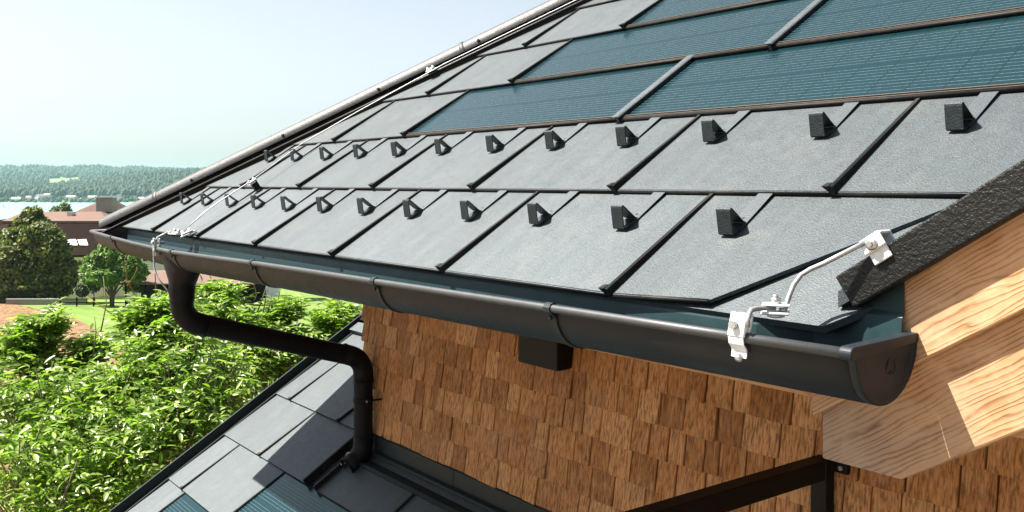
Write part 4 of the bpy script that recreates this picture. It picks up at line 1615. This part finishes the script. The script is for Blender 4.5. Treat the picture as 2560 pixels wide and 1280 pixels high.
def boat(px, py, b, L_, label, sail=0.0):
    a = (px - 1280) / 2332.05 * b
    Lf = lframe(a, b, -49.2, nr.uniform(-0.4, 0.4))
    t = thing('sailing_boat' if sail else 'motor_boat', label, 'boat', tuple(Lf(0, 0, 0)), 'small boats on the lake')
    hl = MB()
    secs = []
    for f in np.linspace(0, 1, 7):
        wv = L_ * 0.17 * math.sin(math.pi * min(1, 0.25 + f * 0.75)) ** 0.7 + 0.02
        x = (f - 0.5) * L_
        sheer = 0.9 + 0.35 * f * f
        secs.append([Lf(x, -wv, sheer), Lf(x, -wv * 0.6, -0.1), Lf(x, 0, -0.4), Lf(x, wv * 0.6, -0.1), Lf(x, wv, sheer), Lf(x, 0, sheer + 0.05)])
    hl.sheet(secs, True, close=True)
    hl.add(secs[0], [(0, 1, 2, 3, 4, 5)])
    hl.build('hull', M['boat'], t)
    if sail:
        ms = MB()
        ms.tube([Lf(0.3, 0, 0.8), Lf(0.3, 0, sail + 1)], 0.09, 6)
        ms.build('mast', M['boat'], t)
        s_ = MB()
        s_.sheet([[Lf(0.25 - (1 - f) * L_ * 0.5 * g, 0.5 * math.sin(g * 3) * (1 - f), 1.4 + f * (sail - 0.6)) for g in (0, 0.33, 0.66, 1)] for f in (0, 0.25, 0.5, 0.75, 1)], True)
        s_.sheet([[Lf(0.35 + (1 - f) * L_ * 0.42 * g, 0.3 * math.sin(g * 3) * (1 - f), 1.2 + f * (sail - 1.6)) for g in (0, 0.33, 0.66, 1)] for f in (0, 0.25, 0.5, 0.75, 1)], True)
        s_.build('sail', M['boat'], t)
    else:
        cb_ = MB()
        cb_.box((-L_ * 0.2, -L_ * 0.1, 0.9), (L_ * 0.15, L_ * 0.1, 2.2), Lf)
        cb_.build('cabin', M['boat'], t)


boat(9, 520, 1800, 7.5, 'white sailing boat on the turquoise lake at the left edge', 9.5)
boat(120, 511, 2080, 9, 'small white boat on the lake, nearer the large shore house')
boat(157, 510, 2130, 9, 'small white boat on the lake below the pink roofed shore house')
boat(312, 509, 2170, 9, 'small white boat on the lake right of the chimney')

# ------------------------------------------------------------------ farmhouse and its neighbours
M['farm_roof'] = None


def farm_roof_mat(name, c0, c1, c2):
    m = NT(name)
    v = m.coords()
    st = m.n('ShaderNodeMapping')
    st.inputs['Rotation'].default_value = (0, 0, R(-YAW))
    st.inputs['Scale'].default_value = (1.0, 0.12, 0.12)
    m.l(v, st.inputs['Vector'])
    n1 = m.noise(st.outputs[0], 1.1, 5, 0.7)
    n2 = m.noise(v, 7, 4, 0.7)
    c = m.ramp(n2, [(0.3, c0), (0.7, c1)])
    c = m.mix(m.ramp(n1, [(0.55, 0.0), (0.75, 0.55)]), c, c2)
    m.color(c)
    m.set(Roughness=0.95, Specular_IOR_Level=0.03)
    m.bump(n2, 0.6, 0.04)
    return m.m


M['farm_roof'] = farm_roof_mat('brown_shingle_roof', (0.013, 0.0085, 0.0075), (0.023, 0.0155, 0.0135), (0.05, 0.037, 0.033))  # brown set darker to carry the grazing light on the steep slope
M['farm_roof_pale'] = farm_roof_mat('pink_sunlit_roof', (0.12, 0.082, 0.072), (0.18, 0.13, 0.115), (0.26, 0.2, 0.18))  # paler pink, sunlight on the flatter slopes put into the colour
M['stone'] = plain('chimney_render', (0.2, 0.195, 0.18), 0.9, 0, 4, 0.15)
BF = 118.0
fh = thing('farmhouse', 'large old farmhouse with brown roof, hipped chimney tower and cream walls', 'house', tuple(at(150, 745, BF)))


def fp(px, py, db=0.0):
    return at(px, py, BF + db)


def zat(py, db=0.0):
    return CAM.z - (py - 456.35) / 2332.05 * (BF + db)


def aat(px, db=0.0):
    return (px - 1280) / 2332.05 * (BF + db)


b = MB()
aL, aR, aE = aat(-60), aat(232), aat(330)
zb, ze = ground_z(BF) - 0.5, zat(634)
b.box((aL, BF, zb), (aR, BF + 12, ze), lambda x, y, z: LW(x, y, z))
b.box((aR, BF + 3, zb), (aat(345, 3), BF + 15, ze + 0.6), lambda x, y, z: LW(x, y, z))
b.build('wall', M['cream_wall'], fh)
# steep lower slope towards the viewer, then the flatter upper slope
d1, d2 = 3.4, 10.0
ro = MB()
ro.prism([(-0.6, zat(637)), (d1, zat(552, d1)), (d1, zat(552, d1) - 0.25), (-0.6, zat(637) - 0.25)], lambda y, z, t: LW(t, BF + y, z), aat(-60), aat(345))
ro.build('roof', M['farm_roof'], fh)
ro = MB()
zr1, zr2 = zat(552, d1), zat(529, d2)
ro.add([LW(aat(8, d1), BF + d1 - 0.3, zr1), LW(aat(270, d1), BF + d1 - 0.3, zr1), LW(aat(252, d2), BF + d2, zr2), LW(aat(60, d2), BF + d2, zr2), LW(aat(52, d2), BF + d2 + 7, zr1), LW(aat(262, d2), BF + d2 + 7, zr1)],
       [(0, 1, 2, 3), (3, 2, 5, 4), (0, 3, 4), (1, 5, 2)])
uro = ro.build('upper_roof', M['farm_roof_pale'], fh)
sm = uro.modifiers.new('thick', 'SOLIDIFY')
sm.thickness = 0.25
# left hipped wing and right wing roofs
ro = MB()
ro.add([LW(aat(-80, -1), BF - 2.0, zat(600, -2)), LW(aat(22, -1), BF - 2.0, zat(584, -2)), LW(aat(30, 6), BF + 6, zat(545, 6)), LW(aat(-80, 6), BF + 6, zat(560, 6)), LW(aat(-10, -2), BF - 2.0, zat(640, -2)), LW(aat(60, -1), BF - 1.0, zat(640, -2))],
       [(0, 1, 2, 3), (0, 4, 5, 1), (1, 5, 2)])
ro.build('wing_roof', M['farm_roof'], fh)
# tower with pyramid roof
ta, tb_ = aat(248, 12), BF + 14.0
zt0, zt1 = zat(541, 10), zat(497, 14)
hw = 3.2
ro = MB()
ap0, ap1 = LW(ta - 0.2, tb_, zt1), LW(ta + 0.9, tb_, zt1)
c1, c2, c3, c4 = LW(ta - 3.4, tb_ - hw, zat(533, 12)), LW(ta + 1.2, tb_ - hw - 0.5, zat(556, 11)), LW(ta + 3.9, tb_ + 1, zat(527, 14)), LW(ta - 3.0, tb_ + hw, zat(533, 14))
ro.add([c1, c2, c3, c4, ap0, ap1], [(0, 1, 5, 4), (1, 2, 5), (2, 3, 4, 5), (3, 0, 4)])
ro.build('tower_roof', M['farm_roof_pale'], fh)
tw = MB()
tw.box((ta - 3.0, tb_ - 2.6, zt0 - 4), (ta + 3.2, tb_ + 2.6, zat(533, 12)), lambda x, y, z: LW(x, y, z))
tw.build('tower', M['cream_wall'], fh)
ch = MB()
ch.box((aat(245, 12), BF + 11.4, zat(530, 12)), (aat(285, 12), BF + 13.0, zat(495, 12)), lambda x, y, z: LW(x, y, z))
cho = ch.build('chimney', M['stone'], fh)
ch = MB()
ch.box((aat(243, 12), BF + 11.2, zat(494, 12)), (aat(288, 12), BF + 13.2, zat(490.5, 12)), lambda x, y, z: LW(x, y, z))
ch.build('chimney_cover', M['steel'], cho)
ch = MB()
ch.box((aat(171, 7), BF + 6.6, zat(545, 7)), (aat(184, 7), BF + 7.6, zat(530, 7)), lambda x, y, z: LW(x, y, z))
ch.build('roof_vent', M['steel'], fh)


def steep(px, py, h=0.0):
    """point on the steep slope at a given picture position"""
    y0, y1 = -0.6, d1
    f = (637 - py) / (637 - 552)
    y = y0 + (y1 - y0) * f
    return aat(px, y), BF + y - h, zat(637 - f * 85, y) + h * 0.35


for x0_, x1_ in ((171, 191), (198, 217)):
    w_ = MB()
    q = [steep(x0_ + 3, 614, 0.06), steep(x1_ + 3, 613, 0.06), steep(x1_ - 2, 599.5, 0.06), steep(x0_ - 2, 600, 0.06)]
    w_.add([LW(*p) for p in q], [(0, 1, 2, 3)])
    wo = w_.build('skylight', M['pane'], fh)
    wo.data.materials[0] = M['sky_pane'] if 'sky_pane' in M else M.setdefault('sky_pane', plain('skylight_glass', (0.5, 0.58, 0.6), 0.08))
    f_ = MB()
    qq = [Vector(LW(*p)) for p in q]
    f_.tube([qq[0], qq[1], qq[2], qq[3]], 0.09, 6, closed=True)
    f_.build('frame', M['boat'], wo)
for (x0_, x1_, y0_, y1_) in ((35, 55, 740, 723), (206, 222, 731, 712), (205, 218, 668, 655), (20, 34, 700, 684)):
    w_ = MB()
    w_.box((aat(x0_), BF - 0.06, zat(y0_)), (aat(x1_), BF - 0.01, zat(y1_)), lambda x, y, z: LW(x, y, z))
    wo = w_.build('window', M['pane'], fh)
    f_ = MB()
    for (xa_, xb_, ya_, yb_) in ((x0_ - 1, x1_ + 1, y0_ + 1, y0_), (x0_ - 1, x1_ + 1, y1_, y1_ - 1), (x0_ - 1, x0_, y0_, y1_), (x1_, x1_ + 1, y0_, y1_), ((x0_ + x1_) / 2 - 0.4, (x0_ + x1_) / 2 + 0.4, y0_, y1_)):
        f_.box((aat(xa_), BF - 0.1, zat(ya_)), (aat(xb_), BF - 0.005, zat(yb_)), lambda x, y, z: LW(x, y, z))
    f_.build('frame', M['boat'], wo)

# white neighbour house and the low shed with a pink roof
BW = 106.0
zw = lambda py: CAM.z - (py - 456.35) / 2332.05 * BW
aw_ = lambda px: (px - 1280) / 2332.05 * BW
wh = thing('white_house', 'grey white house half hidden behind the gutter and the green tree', 'house', tuple(at(420, 740, BW)))
b = MB()
b.box((aw_(325), BW, ground_z(BW) - 0.6), (aw_(640), BW + 11, zw(612)), lambda x, y, z: LW(x, y, z))
b.build('wall', M['white_wall'], wh)
b = MB()
b.prism([(-0.8, zw(614)), (5.5, zw(540)), (11.8, zw(614)), (11.8, zw(618)), (5.5, zw(545)), (-0.8, zw(618))], lambda y, z, t: LW(t, BW + y, z), aw_(318), aw_(650))
b.build('roof', M['farm_roof'], wh)
for x0_, x1_, y0_, y1_ in ((358, 369, 653, 641), (378, 387, 656, 646), (430, 441, 653, 641)):
    w_ = MB()
    w_.box((aw_(x0_), BW - 0.06, zw(y0_)), (aw_(x1_), BW - 0.01, zw(y1_)), lambda x, y, z: LW(x, y, z))
    wo = w_.build('window', M['pane'], wh)
    f_ = MB()
    for (xa_, xb_, ya_, yb_) in ((x0_ - 1, x1_ + 1, y0_ + 1.5, y0_), (x0_ - 1, x1_ + 1, y1_, y1_ - 1), (x0_ - 1, x0_, y0_, y1_), (x1_, x1_ + 1, y0_, y1_)):
        f_.box((aw_(xa_), BW - 0.12, zw(ya_)), (aw_(xb_), BW - 0.005, zw(yb_)), lambda x, y, z: LW(x, y, z))
    f_.build('frame', M['boat'], wo)
BS = 98.0
zs = lambda py: CAM.z - (py - 456.35) / 2332.05 * BS
as_ = lambda px: (px - 1280) / 2332.05 * BS
sd = thing('shed', 'low open shed with a pale pink roof behind the black funnel', 'shed', tuple(at(500, 730, BS)))
b = MB()
b.prism([(-0.3, zs(708)), (5.5, zs(683) - 0.2), (5.5, zs(685) - 0.4), (-0.3, zs(711))], lambda y, z, t: LW(t, BS + y, z), as_(300), as_(640))
b.build('roof', M['farm_roof_pale'], sd)
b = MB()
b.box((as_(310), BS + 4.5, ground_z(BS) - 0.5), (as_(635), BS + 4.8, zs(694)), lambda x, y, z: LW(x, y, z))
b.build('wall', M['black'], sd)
for px in (312, 360, 420, 480, 545, 632):
    b = MB()
    b.box((as_(px) - 0.07, BS + 0.2, ground_z(BS) - 0.3), (as_(px) + 0.07, BS + 0.34, zs(709)), lambda x, y, z: LW(x, y, z))
    b.build('post', M['farm_roof'], sd)

# post and rail fence along the lawn
BQ = 108.0
gq_ = ground_z(BQ)
fn_ = thing('wooden_fence', 'low dark wooden rail fence at the far edge of the lawn', 'fence', tuple(LW(-45, BQ - 9.0, gq_)))
fb_ = BQ - 11
gf_ = ground_z(fb_)
for i in range(12):
    a = (150 + i * 42 - 1280) / 2332.05 * fb_
    b = MB()
    b.box((a - 0.06, fb_ - 0.06, gf_ - 0.3), (a + 0.06, fb_ + 0.06, gf_ + 0.95), lambda x, y, z: LW(x, y, z))
    b.build('post', M['farm_roof'], fn_)
for h in (0.4, 0.8):
    b = MB()
    b.box(((150 - 1280) / 2332.05 * fb_, fb_ - 0.1, gf_ + h - 0.05), ((630 - 1280) / 2332.05 * fb_, fb_ - 0.065, gf_ + h + 0.06), lambda x, y, z: LW(x, y, z))
    b.build('rail', M['farm_roof'], fn_)
gw_ = thing('garden_wall', 'low grey garden wall under the big dark tree', 'wall', tuple(at(60, 752, 100)))
b = MB()
g0 = ground_z(100)
b.box(((15 - 1280) / 2332.05 * 100, 100, g0 - 0.5), ((215 - 1280) / 2332.05 * 100, 100.35, g0 + 0.55), lambda x, y, z: LW(x, y, z))
b.build('wall', M['stone'], gw_)
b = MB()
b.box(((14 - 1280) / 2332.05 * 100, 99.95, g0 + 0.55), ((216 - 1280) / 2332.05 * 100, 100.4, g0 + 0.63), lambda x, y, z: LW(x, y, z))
b.build('coping', M['stone'], gw_)  # coping given the darker stone tone to carry the tree's shade
for (px, py) in ((742, 799), (801, 806)):
    a, b0 = on_ground(px, py + 22)
    fp_ = thing('fence_post', 'white %s in the lawn, %s' % ('fence post', 'left one of the pair behind the downpipe' if px < 780 else 'right one of the pair beside the ridge cap'), 'post', tuple(LW(a, b0, ground_z(b0))), 'white posts in the lawn')
    b = MB()
    b.tube([LW(a, b0, ground_z(b0) - 0.2), LW(a, b0, ground_z(b0) + 1.45)], 0.13, 10)
    b.build('shaft', M['white_wall'], fp_)
    b = MB()
    b.tube([LW(a, b0, ground_z(b0) + 1.45), LW(a, b0, ground_z(b0) + 1.5), LW(a, b0, ground_z(b0) + 1.53)], [0.15, 0.15, 0.05], 10)
    b.build('cap', M['white_wall'], fp_)

# ------------------------------------------------------------------ trees in the middle distance
M['tree_dark'] = leaf_mat('maple_leaves', (0.03, 0.055, 0.012), (0.075, 0.105, 0.022), (0.19, 0.2, 0.05), 0.25, 0.6)
M['tree_green'] = leaf_mat('fruit_tree_leaves', (0.045, 0.1, 0.018), (0.09, 0.17, 0.03), (0.15, 0.24, 0.05), 0.28, 0.55)
M['hedge'] = leaf_mat('hedge_leaves', (0.02, 0.042, 0.012), (0.035, 0.065, 0.02), (0.07, 0.1, 0.03), 0.15, 0.6)
M['bark'] = plain('bark', (0.09, 0.075, 0.06), 0.9, 0, 9, 0.35, 0.6, 0.03)


def leaf_cloud(blobs, n, size, seed, shell=0.55):
    """leaf clumps in ellipsoids: blobs (a, b, z, ra, rb, rz); folded two-quad leaves"""
    g = np.random.default_rng(seed)
    vol = np.array([q[3] * q[4] * q[5] for q in blobs])
    idx = g.choice(len(blobs), n, p=vol ** 0.75 / (vol ** 0.75).sum())
    B = np.array(blobs)[idx]
    d = g.normal(size=(n, 3))
    d /= np.linalg.norm(d, axis=1, keepdims=True)
    r = shell + (1 - shell) * g.random((n, 1)) ** 0.7
    lump = 1 + 0.13 * np.sin(d[:, :1] * 7 + idx[:, None]) * np.sin(d[:, 1:2] * 6 + 2 * idx[:, None]) + 0.1 * np.sin(d[:, 2:3] * 9 + idx[:, None])
    c = B[:, :3] + d * r * lump * B[:, 3:6]
    s = size * g.uniform(0.6, 1.4, (n, 1))
    nrm = d + g.normal(size=(n, 3)) * 0.8 + np.array([0, 0, 0.4])
    nrm /= np.linalg.norm(nrm, axis=1, keepdims=True)
    t = np.cross(nrm, g.normal(size=(n, 3)))
    t /= np.linalg.norm(t, axis=1, keepdims=True) + 1e-9
    u = np.cross(nrm, t)
    p = np.stack([c - t * s, c + u * s * 0.55 + nrm * s * 0.15, c + t * s, c - u * s * 0.55 + nrm * s * 0.15], 1)
    P = p.reshape(-1, 3)
    W = fr3[None] * P[:, :1] + fw3[None] * P[:, 1:2]
    W[:, 0] += CAM.x
    W[:, 1] += CAM.y
    W[:, 2] = P[:, 2]
    k = np.arange(n)[:, None] * 4
    F = np.concatenate([k + np.array([[0, 1, 2]]), k + np.array([[0, 2, 3]])], 1).reshape(-1, 3)
    return W, F


def far_tree(name, label, cat, base_px, b, blobs, n, size, leafm, seed, trunk=0.35, top=0.6, group=None):
    """blobs in picture terms: (px, py, rx_m, rz_m, db)"""
    a0 = (base_px - 1280) / 2332.05 * b
    t = thing(name, label, cat, tuple(LW(a0, b, ground_z(b))), group)
    bl = []
    for (px, py, rx, rz, db) in blobs:
        bb = b + db
        bl.append(((px - 1280) / 2332.05 * bb, bb, CAM.z - (py - 456.35) / 2332.05 * bb, rx, rx * 0.9, rz))
    V, F = leaf_cloud(bl, n, size, seed)
    npmesh('crown', V, F, leafm, t)
    tk = MB()
    zt = max(q[2] for q in bl)
    z0 = ground_z(b) - 0.3
    hgt = zt - z0
    tk.tube([LW(a0, b, z0), LW(a0 + 0.1, b, z0 + hgt * 0.25), LW(a0 - 0.1, b, z0 + hgt * 0.5), LW(a0, b, z0 + hgt * top)], [trunk, trunk * 0.75, trunk * 0.5, trunk * 0.2], 10)
    for q in bl:
        st_ = LW(a0, b, z0 + hgt * 0.22)
        e_ = LW(q[0], q[1], q[2])
        tk.tube([st_, (st_ + e_) / 2 + Vector((0, 0, 0.3)), e_], [trunk * 0.45, trunk * 0.3, trunk * 0.08], 7)
    tk.build('trunk', M['bark'], t)
    return t


far_tree('maple_tree', 'big rounded dark green tree standing in front of the farmhouse', 'tree', 95, 104.0,
         [(80, 560, 1.7, 1.8, 0), (60, 620, 2.8, 2.5, 0), (120, 625, 2.3, 2.3, -1), (30, 670, 2.3, 2.4, -1), (95, 680, 3.2, 2.6, 0), (155, 680, 1.9, 2.2, 0), (10, 640, 1.6, 1.6, 0), (120, 715, 2.8, 1.4, 0), (60, 712, 2.4, 1.2, -1), (85, 535, 0.9, 0.9, 0), (100, 590, 2.0, 1.8, -1)],
         26000, 0.26, M['tree_dark'], 3, 0.4)
far_tree('fruit_tree', 'medium bright green tree right of the big dark one, under the gutter', 'tree', 280, 97.0,
         [(275, 640, 1.7, 1.5, 0), (240, 670, 1.5, 1.4, 0), (310, 665, 1.8, 1.5, 0), (345, 680, 1.1, 1.0, 0), (265, 690, 1.8, 1.0, -1), (225, 690, 1.0, 0.9, 0), (330, 655, 0.9, 0.8, 0)],
         13000, 0.2, M['tree_green'], 5, 0.22)
far_tree('shrub', 'upright grey green shrub at the foot of the bright green tree', 'shrub', 235, 99.0,
         [(235, 705, 0.75, 1.2, 0), (238, 690, 0.5, 0.9, 0)], 1800, 0.14, M['hedge'], 8, 0.06)
far_tree('round_bush', 'clipped round dark bush between the two trees', 'bush', 206, 101.0,
         [(206, 726, 0.75, 0.75, 0)], 1800, 0.11, M['hedge'], 9, 0.06)
far_tree('round_bush', 'loose pale bush beside the white shed posts', 'bush', 335, 99.0,
         [(328, 716, 0.9, 0.6, 0), (350, 722, 0.6, 0.4, 0)], 1500, 0.13, M['tree_green'], 10, 0.06)
far_tree('lake_tree', 'small dark tree top showing above the farmhouse ridge by the lake', 'tree', 155, 190.0,
         [(140, 530, 1.3, 1.2, 0), (162, 526, 1.3, 1.6, 0), (150, 540, 1.9, 2, 0)], 2600, 0.28, M['tree_dark'], 11, 0.2)
far_tree('pine_tree', 'tall dark tree at the left edge beside the farmhouse', 'tree', -28, 108.0,
         [(-30, 600, 1.6, 2.4, 0), (-20, 680, 1.9, 2.5, 0), (-35, 640, 1.7, 2.5, 0)], 5000, 0.24, M['hedge'], 12, 0.3)
hg_ = thing('garden_hedge', 'clipped dark hedge in front of the farmhouse at the left', 'hedge', tuple(at(45, 745, 102)))
g = np.random.default_rng(21)
n = 9000
P = np.stack([g.uniform((0 - 1290) / 2332.05 * 102, (92 - 1280) / 2332.05 * 102, n), g.uniform(101.4, 102.6, n), g.uniform(ground_z(102), ground_z(102) + 1.35, n)], 1)
side = g.integers(0, 3, n)
P[side == 0, 1] = 101.4 + g.normal(0, 0.05, (side == 0).sum())
P[side == 1, 2] = ground_z(102) + 1.35 + g.normal(0, 0.05, (side == 1).sum())
dd = g.normal(size=(n, 3))
tt = np.cross(dd, g.normal(size=(n, 3)))
dd /= np.linalg.norm(dd, axis=1, keepdims=True)
tt /= np.linalg.norm(tt, axis=1, keepdims=True)
q = np.stack([P - dd * 0.09, P + tt * 0.05, P + dd * 0.09, P - tt * 0.05], 1).reshape(-1, 3)
W = fr3[None] * q[:, :1] + fw3[None] * q[:, 1:2]
W[:, 0] += CAM.x
W[:, 1] += CAM.y
W[:, 2] = q[:, 2]
npmesh('foliage', W, (np.arange(n)[:, None] * 4 + np.arange(4)[None]), M['hedge'], hg_)
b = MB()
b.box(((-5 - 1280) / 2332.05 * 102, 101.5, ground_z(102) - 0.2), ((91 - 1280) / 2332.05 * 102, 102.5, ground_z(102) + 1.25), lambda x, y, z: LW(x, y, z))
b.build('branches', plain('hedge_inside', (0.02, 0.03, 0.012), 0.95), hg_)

# ------------------------------------------------------------------ walnut trees below the roof
M['walnut'] = leaf_mat('walnut_leaves', (0.08, 0.145, 0.02), (0.155, 0.245, 0.04), (0.28, 0.36, 0.1), 0.4, 0.34)
M['twig'] = plain('walnut_bark', (0.2, 0.17, 0.13), 0.85, 0, 25, 0.35, 0.5, 0.01)
M['lichen_twig'] = plain('lichen_bark', (0.22, 0.13, 0.04), 0.85, 0, 30, 0.45)


def walnut(label, base_px, base_b, blobs, per, seed, sticks=()):
    g = np.random.default_rng(seed)
    a0 = (base_px - 1280) / 2332.05 * base_b
    root = LW(a0, base_b, ground_z(base_b))
    t = thing('walnut_tree', label, 'tree', tuple(root), 'walnut trees beside the house')
    br = MB()
    fork = root + Vector((0.1, 0.0, 1.7))
    br.tube([root - Vector((0, 0, 0.3)), root + Vector((0.05, 0, 0.8)), fork], [0.17, 0.14, 0.12], 12)
    V, F = [], []
    nv = 0
    leafT = []
    for (px, py, b, rad) in blobs:
        c = at(px, py, b)
        midp = fork * 0.45 + c * 0.55 + Vector((g.normal() * 0.15, g.normal() * 0.15, -0.25))
        br.tube([fork, midp, c], [0.065, 0.04, 0.016], 8)
        for i in range(per):
            d = g.normal(size=3)
            d /= np.linalg.norm(d)
            d = Vector(d)
            d.z += 0.25
            if d.z < -0.3:
                d.z *= -0.6
            s0 = midp.lerp(c, g.uniform(0.5, 1.0))
            tip = c + d * rad * (0.25 + 0.6 * g.random() ** 0.6)
            tip.z += 0.05
            if i % 2 == 0:
                br.tube([s0, s0.lerp(tip, 0.55) + Vector((0, 0, -0.03)), tip], [0.011, 0.007, 0.004], 5, caps=False)
            tw = (tip - s0).normalized()
            for k in range(4):
                # compound leaf: rachis leaving the twig, leaflets in pairs and a larger end leaflet
                o = tip - tw * g.uniform(0, 0.2)
                out = Vector(g.normal(size=3))
                out = (out - tw * out.dot(tw)).normalized()
                dirv = (out * 0.9 + tw * 0.5 + Vector((0, 0, 0.1))).normalized()
                ln = g.uniform(0.11, 0.22)
                leafT.append((o, dirv, ln))
    lv, lf = [], []
    for (o, dv, ln) in leafT:
        sidev = dv.cross(Vector((0, 0, 1)))
        if sidev.length < 0.1:
            sidev = Vector((1, 0, 0))
        sidev.normalize()
        upn = sidev.cross(dv).normalized()
        npair = int(g.integers(2, 4))
        items = []
        for k in range(npair):
            f = (k + 1) / (npair + 0.6)
            for sg in (1, -1):
                items.append((o + dv * ln * f - Vector((0, 0, 0.04 * f * f)), (sidev * sg * 0.95 + dv * 0.45 + Vector((0, 0, -0.12 - 0.3 * g.random()))).normalized(), g.uniform(0.045, 0.08)))
        items.append((o + dv * ln - Vector((0, 0, 0.04)), (dv + Vector((0, 0, -0.3))).normalized(), g.uniform(0.06, 0.1)))
        for (p, ld_, L) in items:
            nrm = (upn + Vector(g.normal(size=3)) * 0.33).normalized()
            sd_ = ld_.cross(nrm).normalized()
            nrm = sd_.cross(ld_)
            w = L * g.uniform(0.14, 0.2)
            droop = L * g.uniform(0.05, 0.28)
            b0 = len(lv)
            lift = w * 0.35
            for (fl, fw_) in ((0.02, 0.12), (0.3, 0.9), (0.6, 1.0), (0.85, 0.55), (1.0, 0.0)):
                q = p + ld_ * L * fl - nrm * droop * fl * fl
                lv.append(q)
                lv.append(q + sd_ * w * fw_ + nrm * lift * fw_)
                lv.append(q - sd_ * w * fw_ + nrm * lift * fw_)
            for r_ in range(4):
                c0, c1 = b0 + r_ * 3, b0 + (r_ + 1) * 3
                lf.append((c0, c1, c1 + 1, c0 + 1))
                lf.append((c0, c0 + 2, c1 + 2, c1))
    npmesh('crown', np.array([tuple(p) for p in lv]), np.array(lf), M['walnut'], t, smooth=True)
    br.build('trunk', M['twig'], t)
    for st in sticks:
        sb = MB()
        pts = [at(px, py, b) for (px, py, b) in st]
        sb.tube(pts, list(np.linspace(0.007, 0.003, len(pts))), 6)
        sb.build('bare_twig', M['lichen_twig'] if len(st) > 3 else M['twig'], t)
    return t


bl1 = [(60, 1010, 7.6, 0.5), (20, 1050, 7.2, 0.5), (80, 1130, 6.9, 0.55), (30, 1250, 6.5, 0.6), (140, 950, 7.7, 0.25), (205, 1010, 7.4, 0.45), (190, 1110, 7.0, 0.5), (170, 1230, 6.6, 0.6), (310, 975, 7.5, 0.36), (330, 1070, 7.2, 0.45), (310, 1180, 6.8, 0.5), (290, 1290, 6.6, 0.5),
       (425, 930, 7.7, 0.4), (440, 1020, 7.4, 0.45), (440, 1120, 7.1, 0.45), (400, 1230, 6.9, 0.4), (540, 960, 7.8, 0.4), (560, 1050, 7.5, 0.4), (365, 890, 7.8, 0.16), (395, 850, 8.0, 0.1), (90, 860, 7.8, 0.1), (30, 875, 7.6, 0.14), (225, 880, 7.9, 0.12), (450, 840, 7.9, 0.25), (100, 1330, 6.3, 0.6), (230, 1040, 8.2, 0.5), (400, 1070, 8.2, 0.5), (100, 1080, 8.0, 0.5), (300, 1130, 7.8, 0.5), (345, 800, 8.0, 0.04), (110, 815, 7.8, 0.05), (60, 880, 7.7, 0.12), (390, 770, 8.0, 0.03)]
walnut('large walnut tree with bright leaves below the gutter at the left', 380, 8.6, bl1, 42, 31,
       (((505 // 2, 830, 7.9), (266, 760, 7.9), (258, 690, 7.9)), ((325, 860, 7.9), (300, 800, 7.9), (245, 760, 7.9), (216, 742, 7.9)), ((350, 760, 8.0), (318, 700, 8.0), (312, 650, 8.0), (318, 630, 8.0)), ((318, 715, 8.0), (335, 690, 8.0), (342, 675, 8.0), (343, 668, 8.0)), ((232, 900, 7.7), (240, 830, 7.7), (236, 790, 7.7)), ((390, 740, 8.0), (388, 690, 8.0), (386, 672, 8.0))))
bl2 = [(530, 800, 8.9, 0.25), (515, 745, 9.2, 0.12), (590, 820, 9.0, 0.22), (565, 745, 9.2, 0.1), (640, 870, 9.0, 0.3), (640, 825, 9.2, 0.1), (700, 915, 9.0, 0.35), (735, 855, 9.3, 0.08), (760, 900, 9.2, 0.25), (690, 800, 9.4, 0.08), (820, 870, 9.6, 0.2), (845, 830, 9.7, 0.15), (880, 800, 9.9, 0.15), (855, 785, 9.9, 0.08), (640, 980, 8.8, 0.45), (760, 960, 9.2, 0.3), (590, 920, 8.6, 0.4), (820, 800, 9.7, 0.06), (720, 775, 9.4, 0.05)]
walnut('smaller walnut tree seen through the bend of the downpipe, right of the large one', 700, 9.9, bl2, 32, 47,
       (((640, 790, 9.2), (660, 735, 9.2), (668, 712, 9.2)), ((655, 800, 9.2), (665, 740, 9.2), (672, 715, 9.2)), ((668, 790, 9.2), (680, 735, 9.2)), ((690, 770, 9.4), (703, 712, 9.4)), ((630, 770, 9.2), (642, 735, 9.2), (636, 715, 9.2), (628, 705, 9.2))))

# ------------------------------------------------------------------ air
hz = NT('haze_air')
hz.t.nodes.remove(hz.b)
pv = hz.n('ShaderNodeVolumePrincipled')
pv.inputs['Color'].default_value = (0.42, 0.76, 0.84, 1)
pv.inputs['Density'].default_value = 0.000065
pv.inputs['Anisotropy'].default_value = 0.2
hz.l(pv.outputs[0], hz.out.inputs['Volume'])
b = MB()
b.box((-4200, -700, -55), (3000, 9200, 150), lambda x, y, z: LW(x, y, z))
hzo = tag(b.build('haze', hz.m), 'thin pale haze lying over the lake and hills', 'haze', kind='stuff')
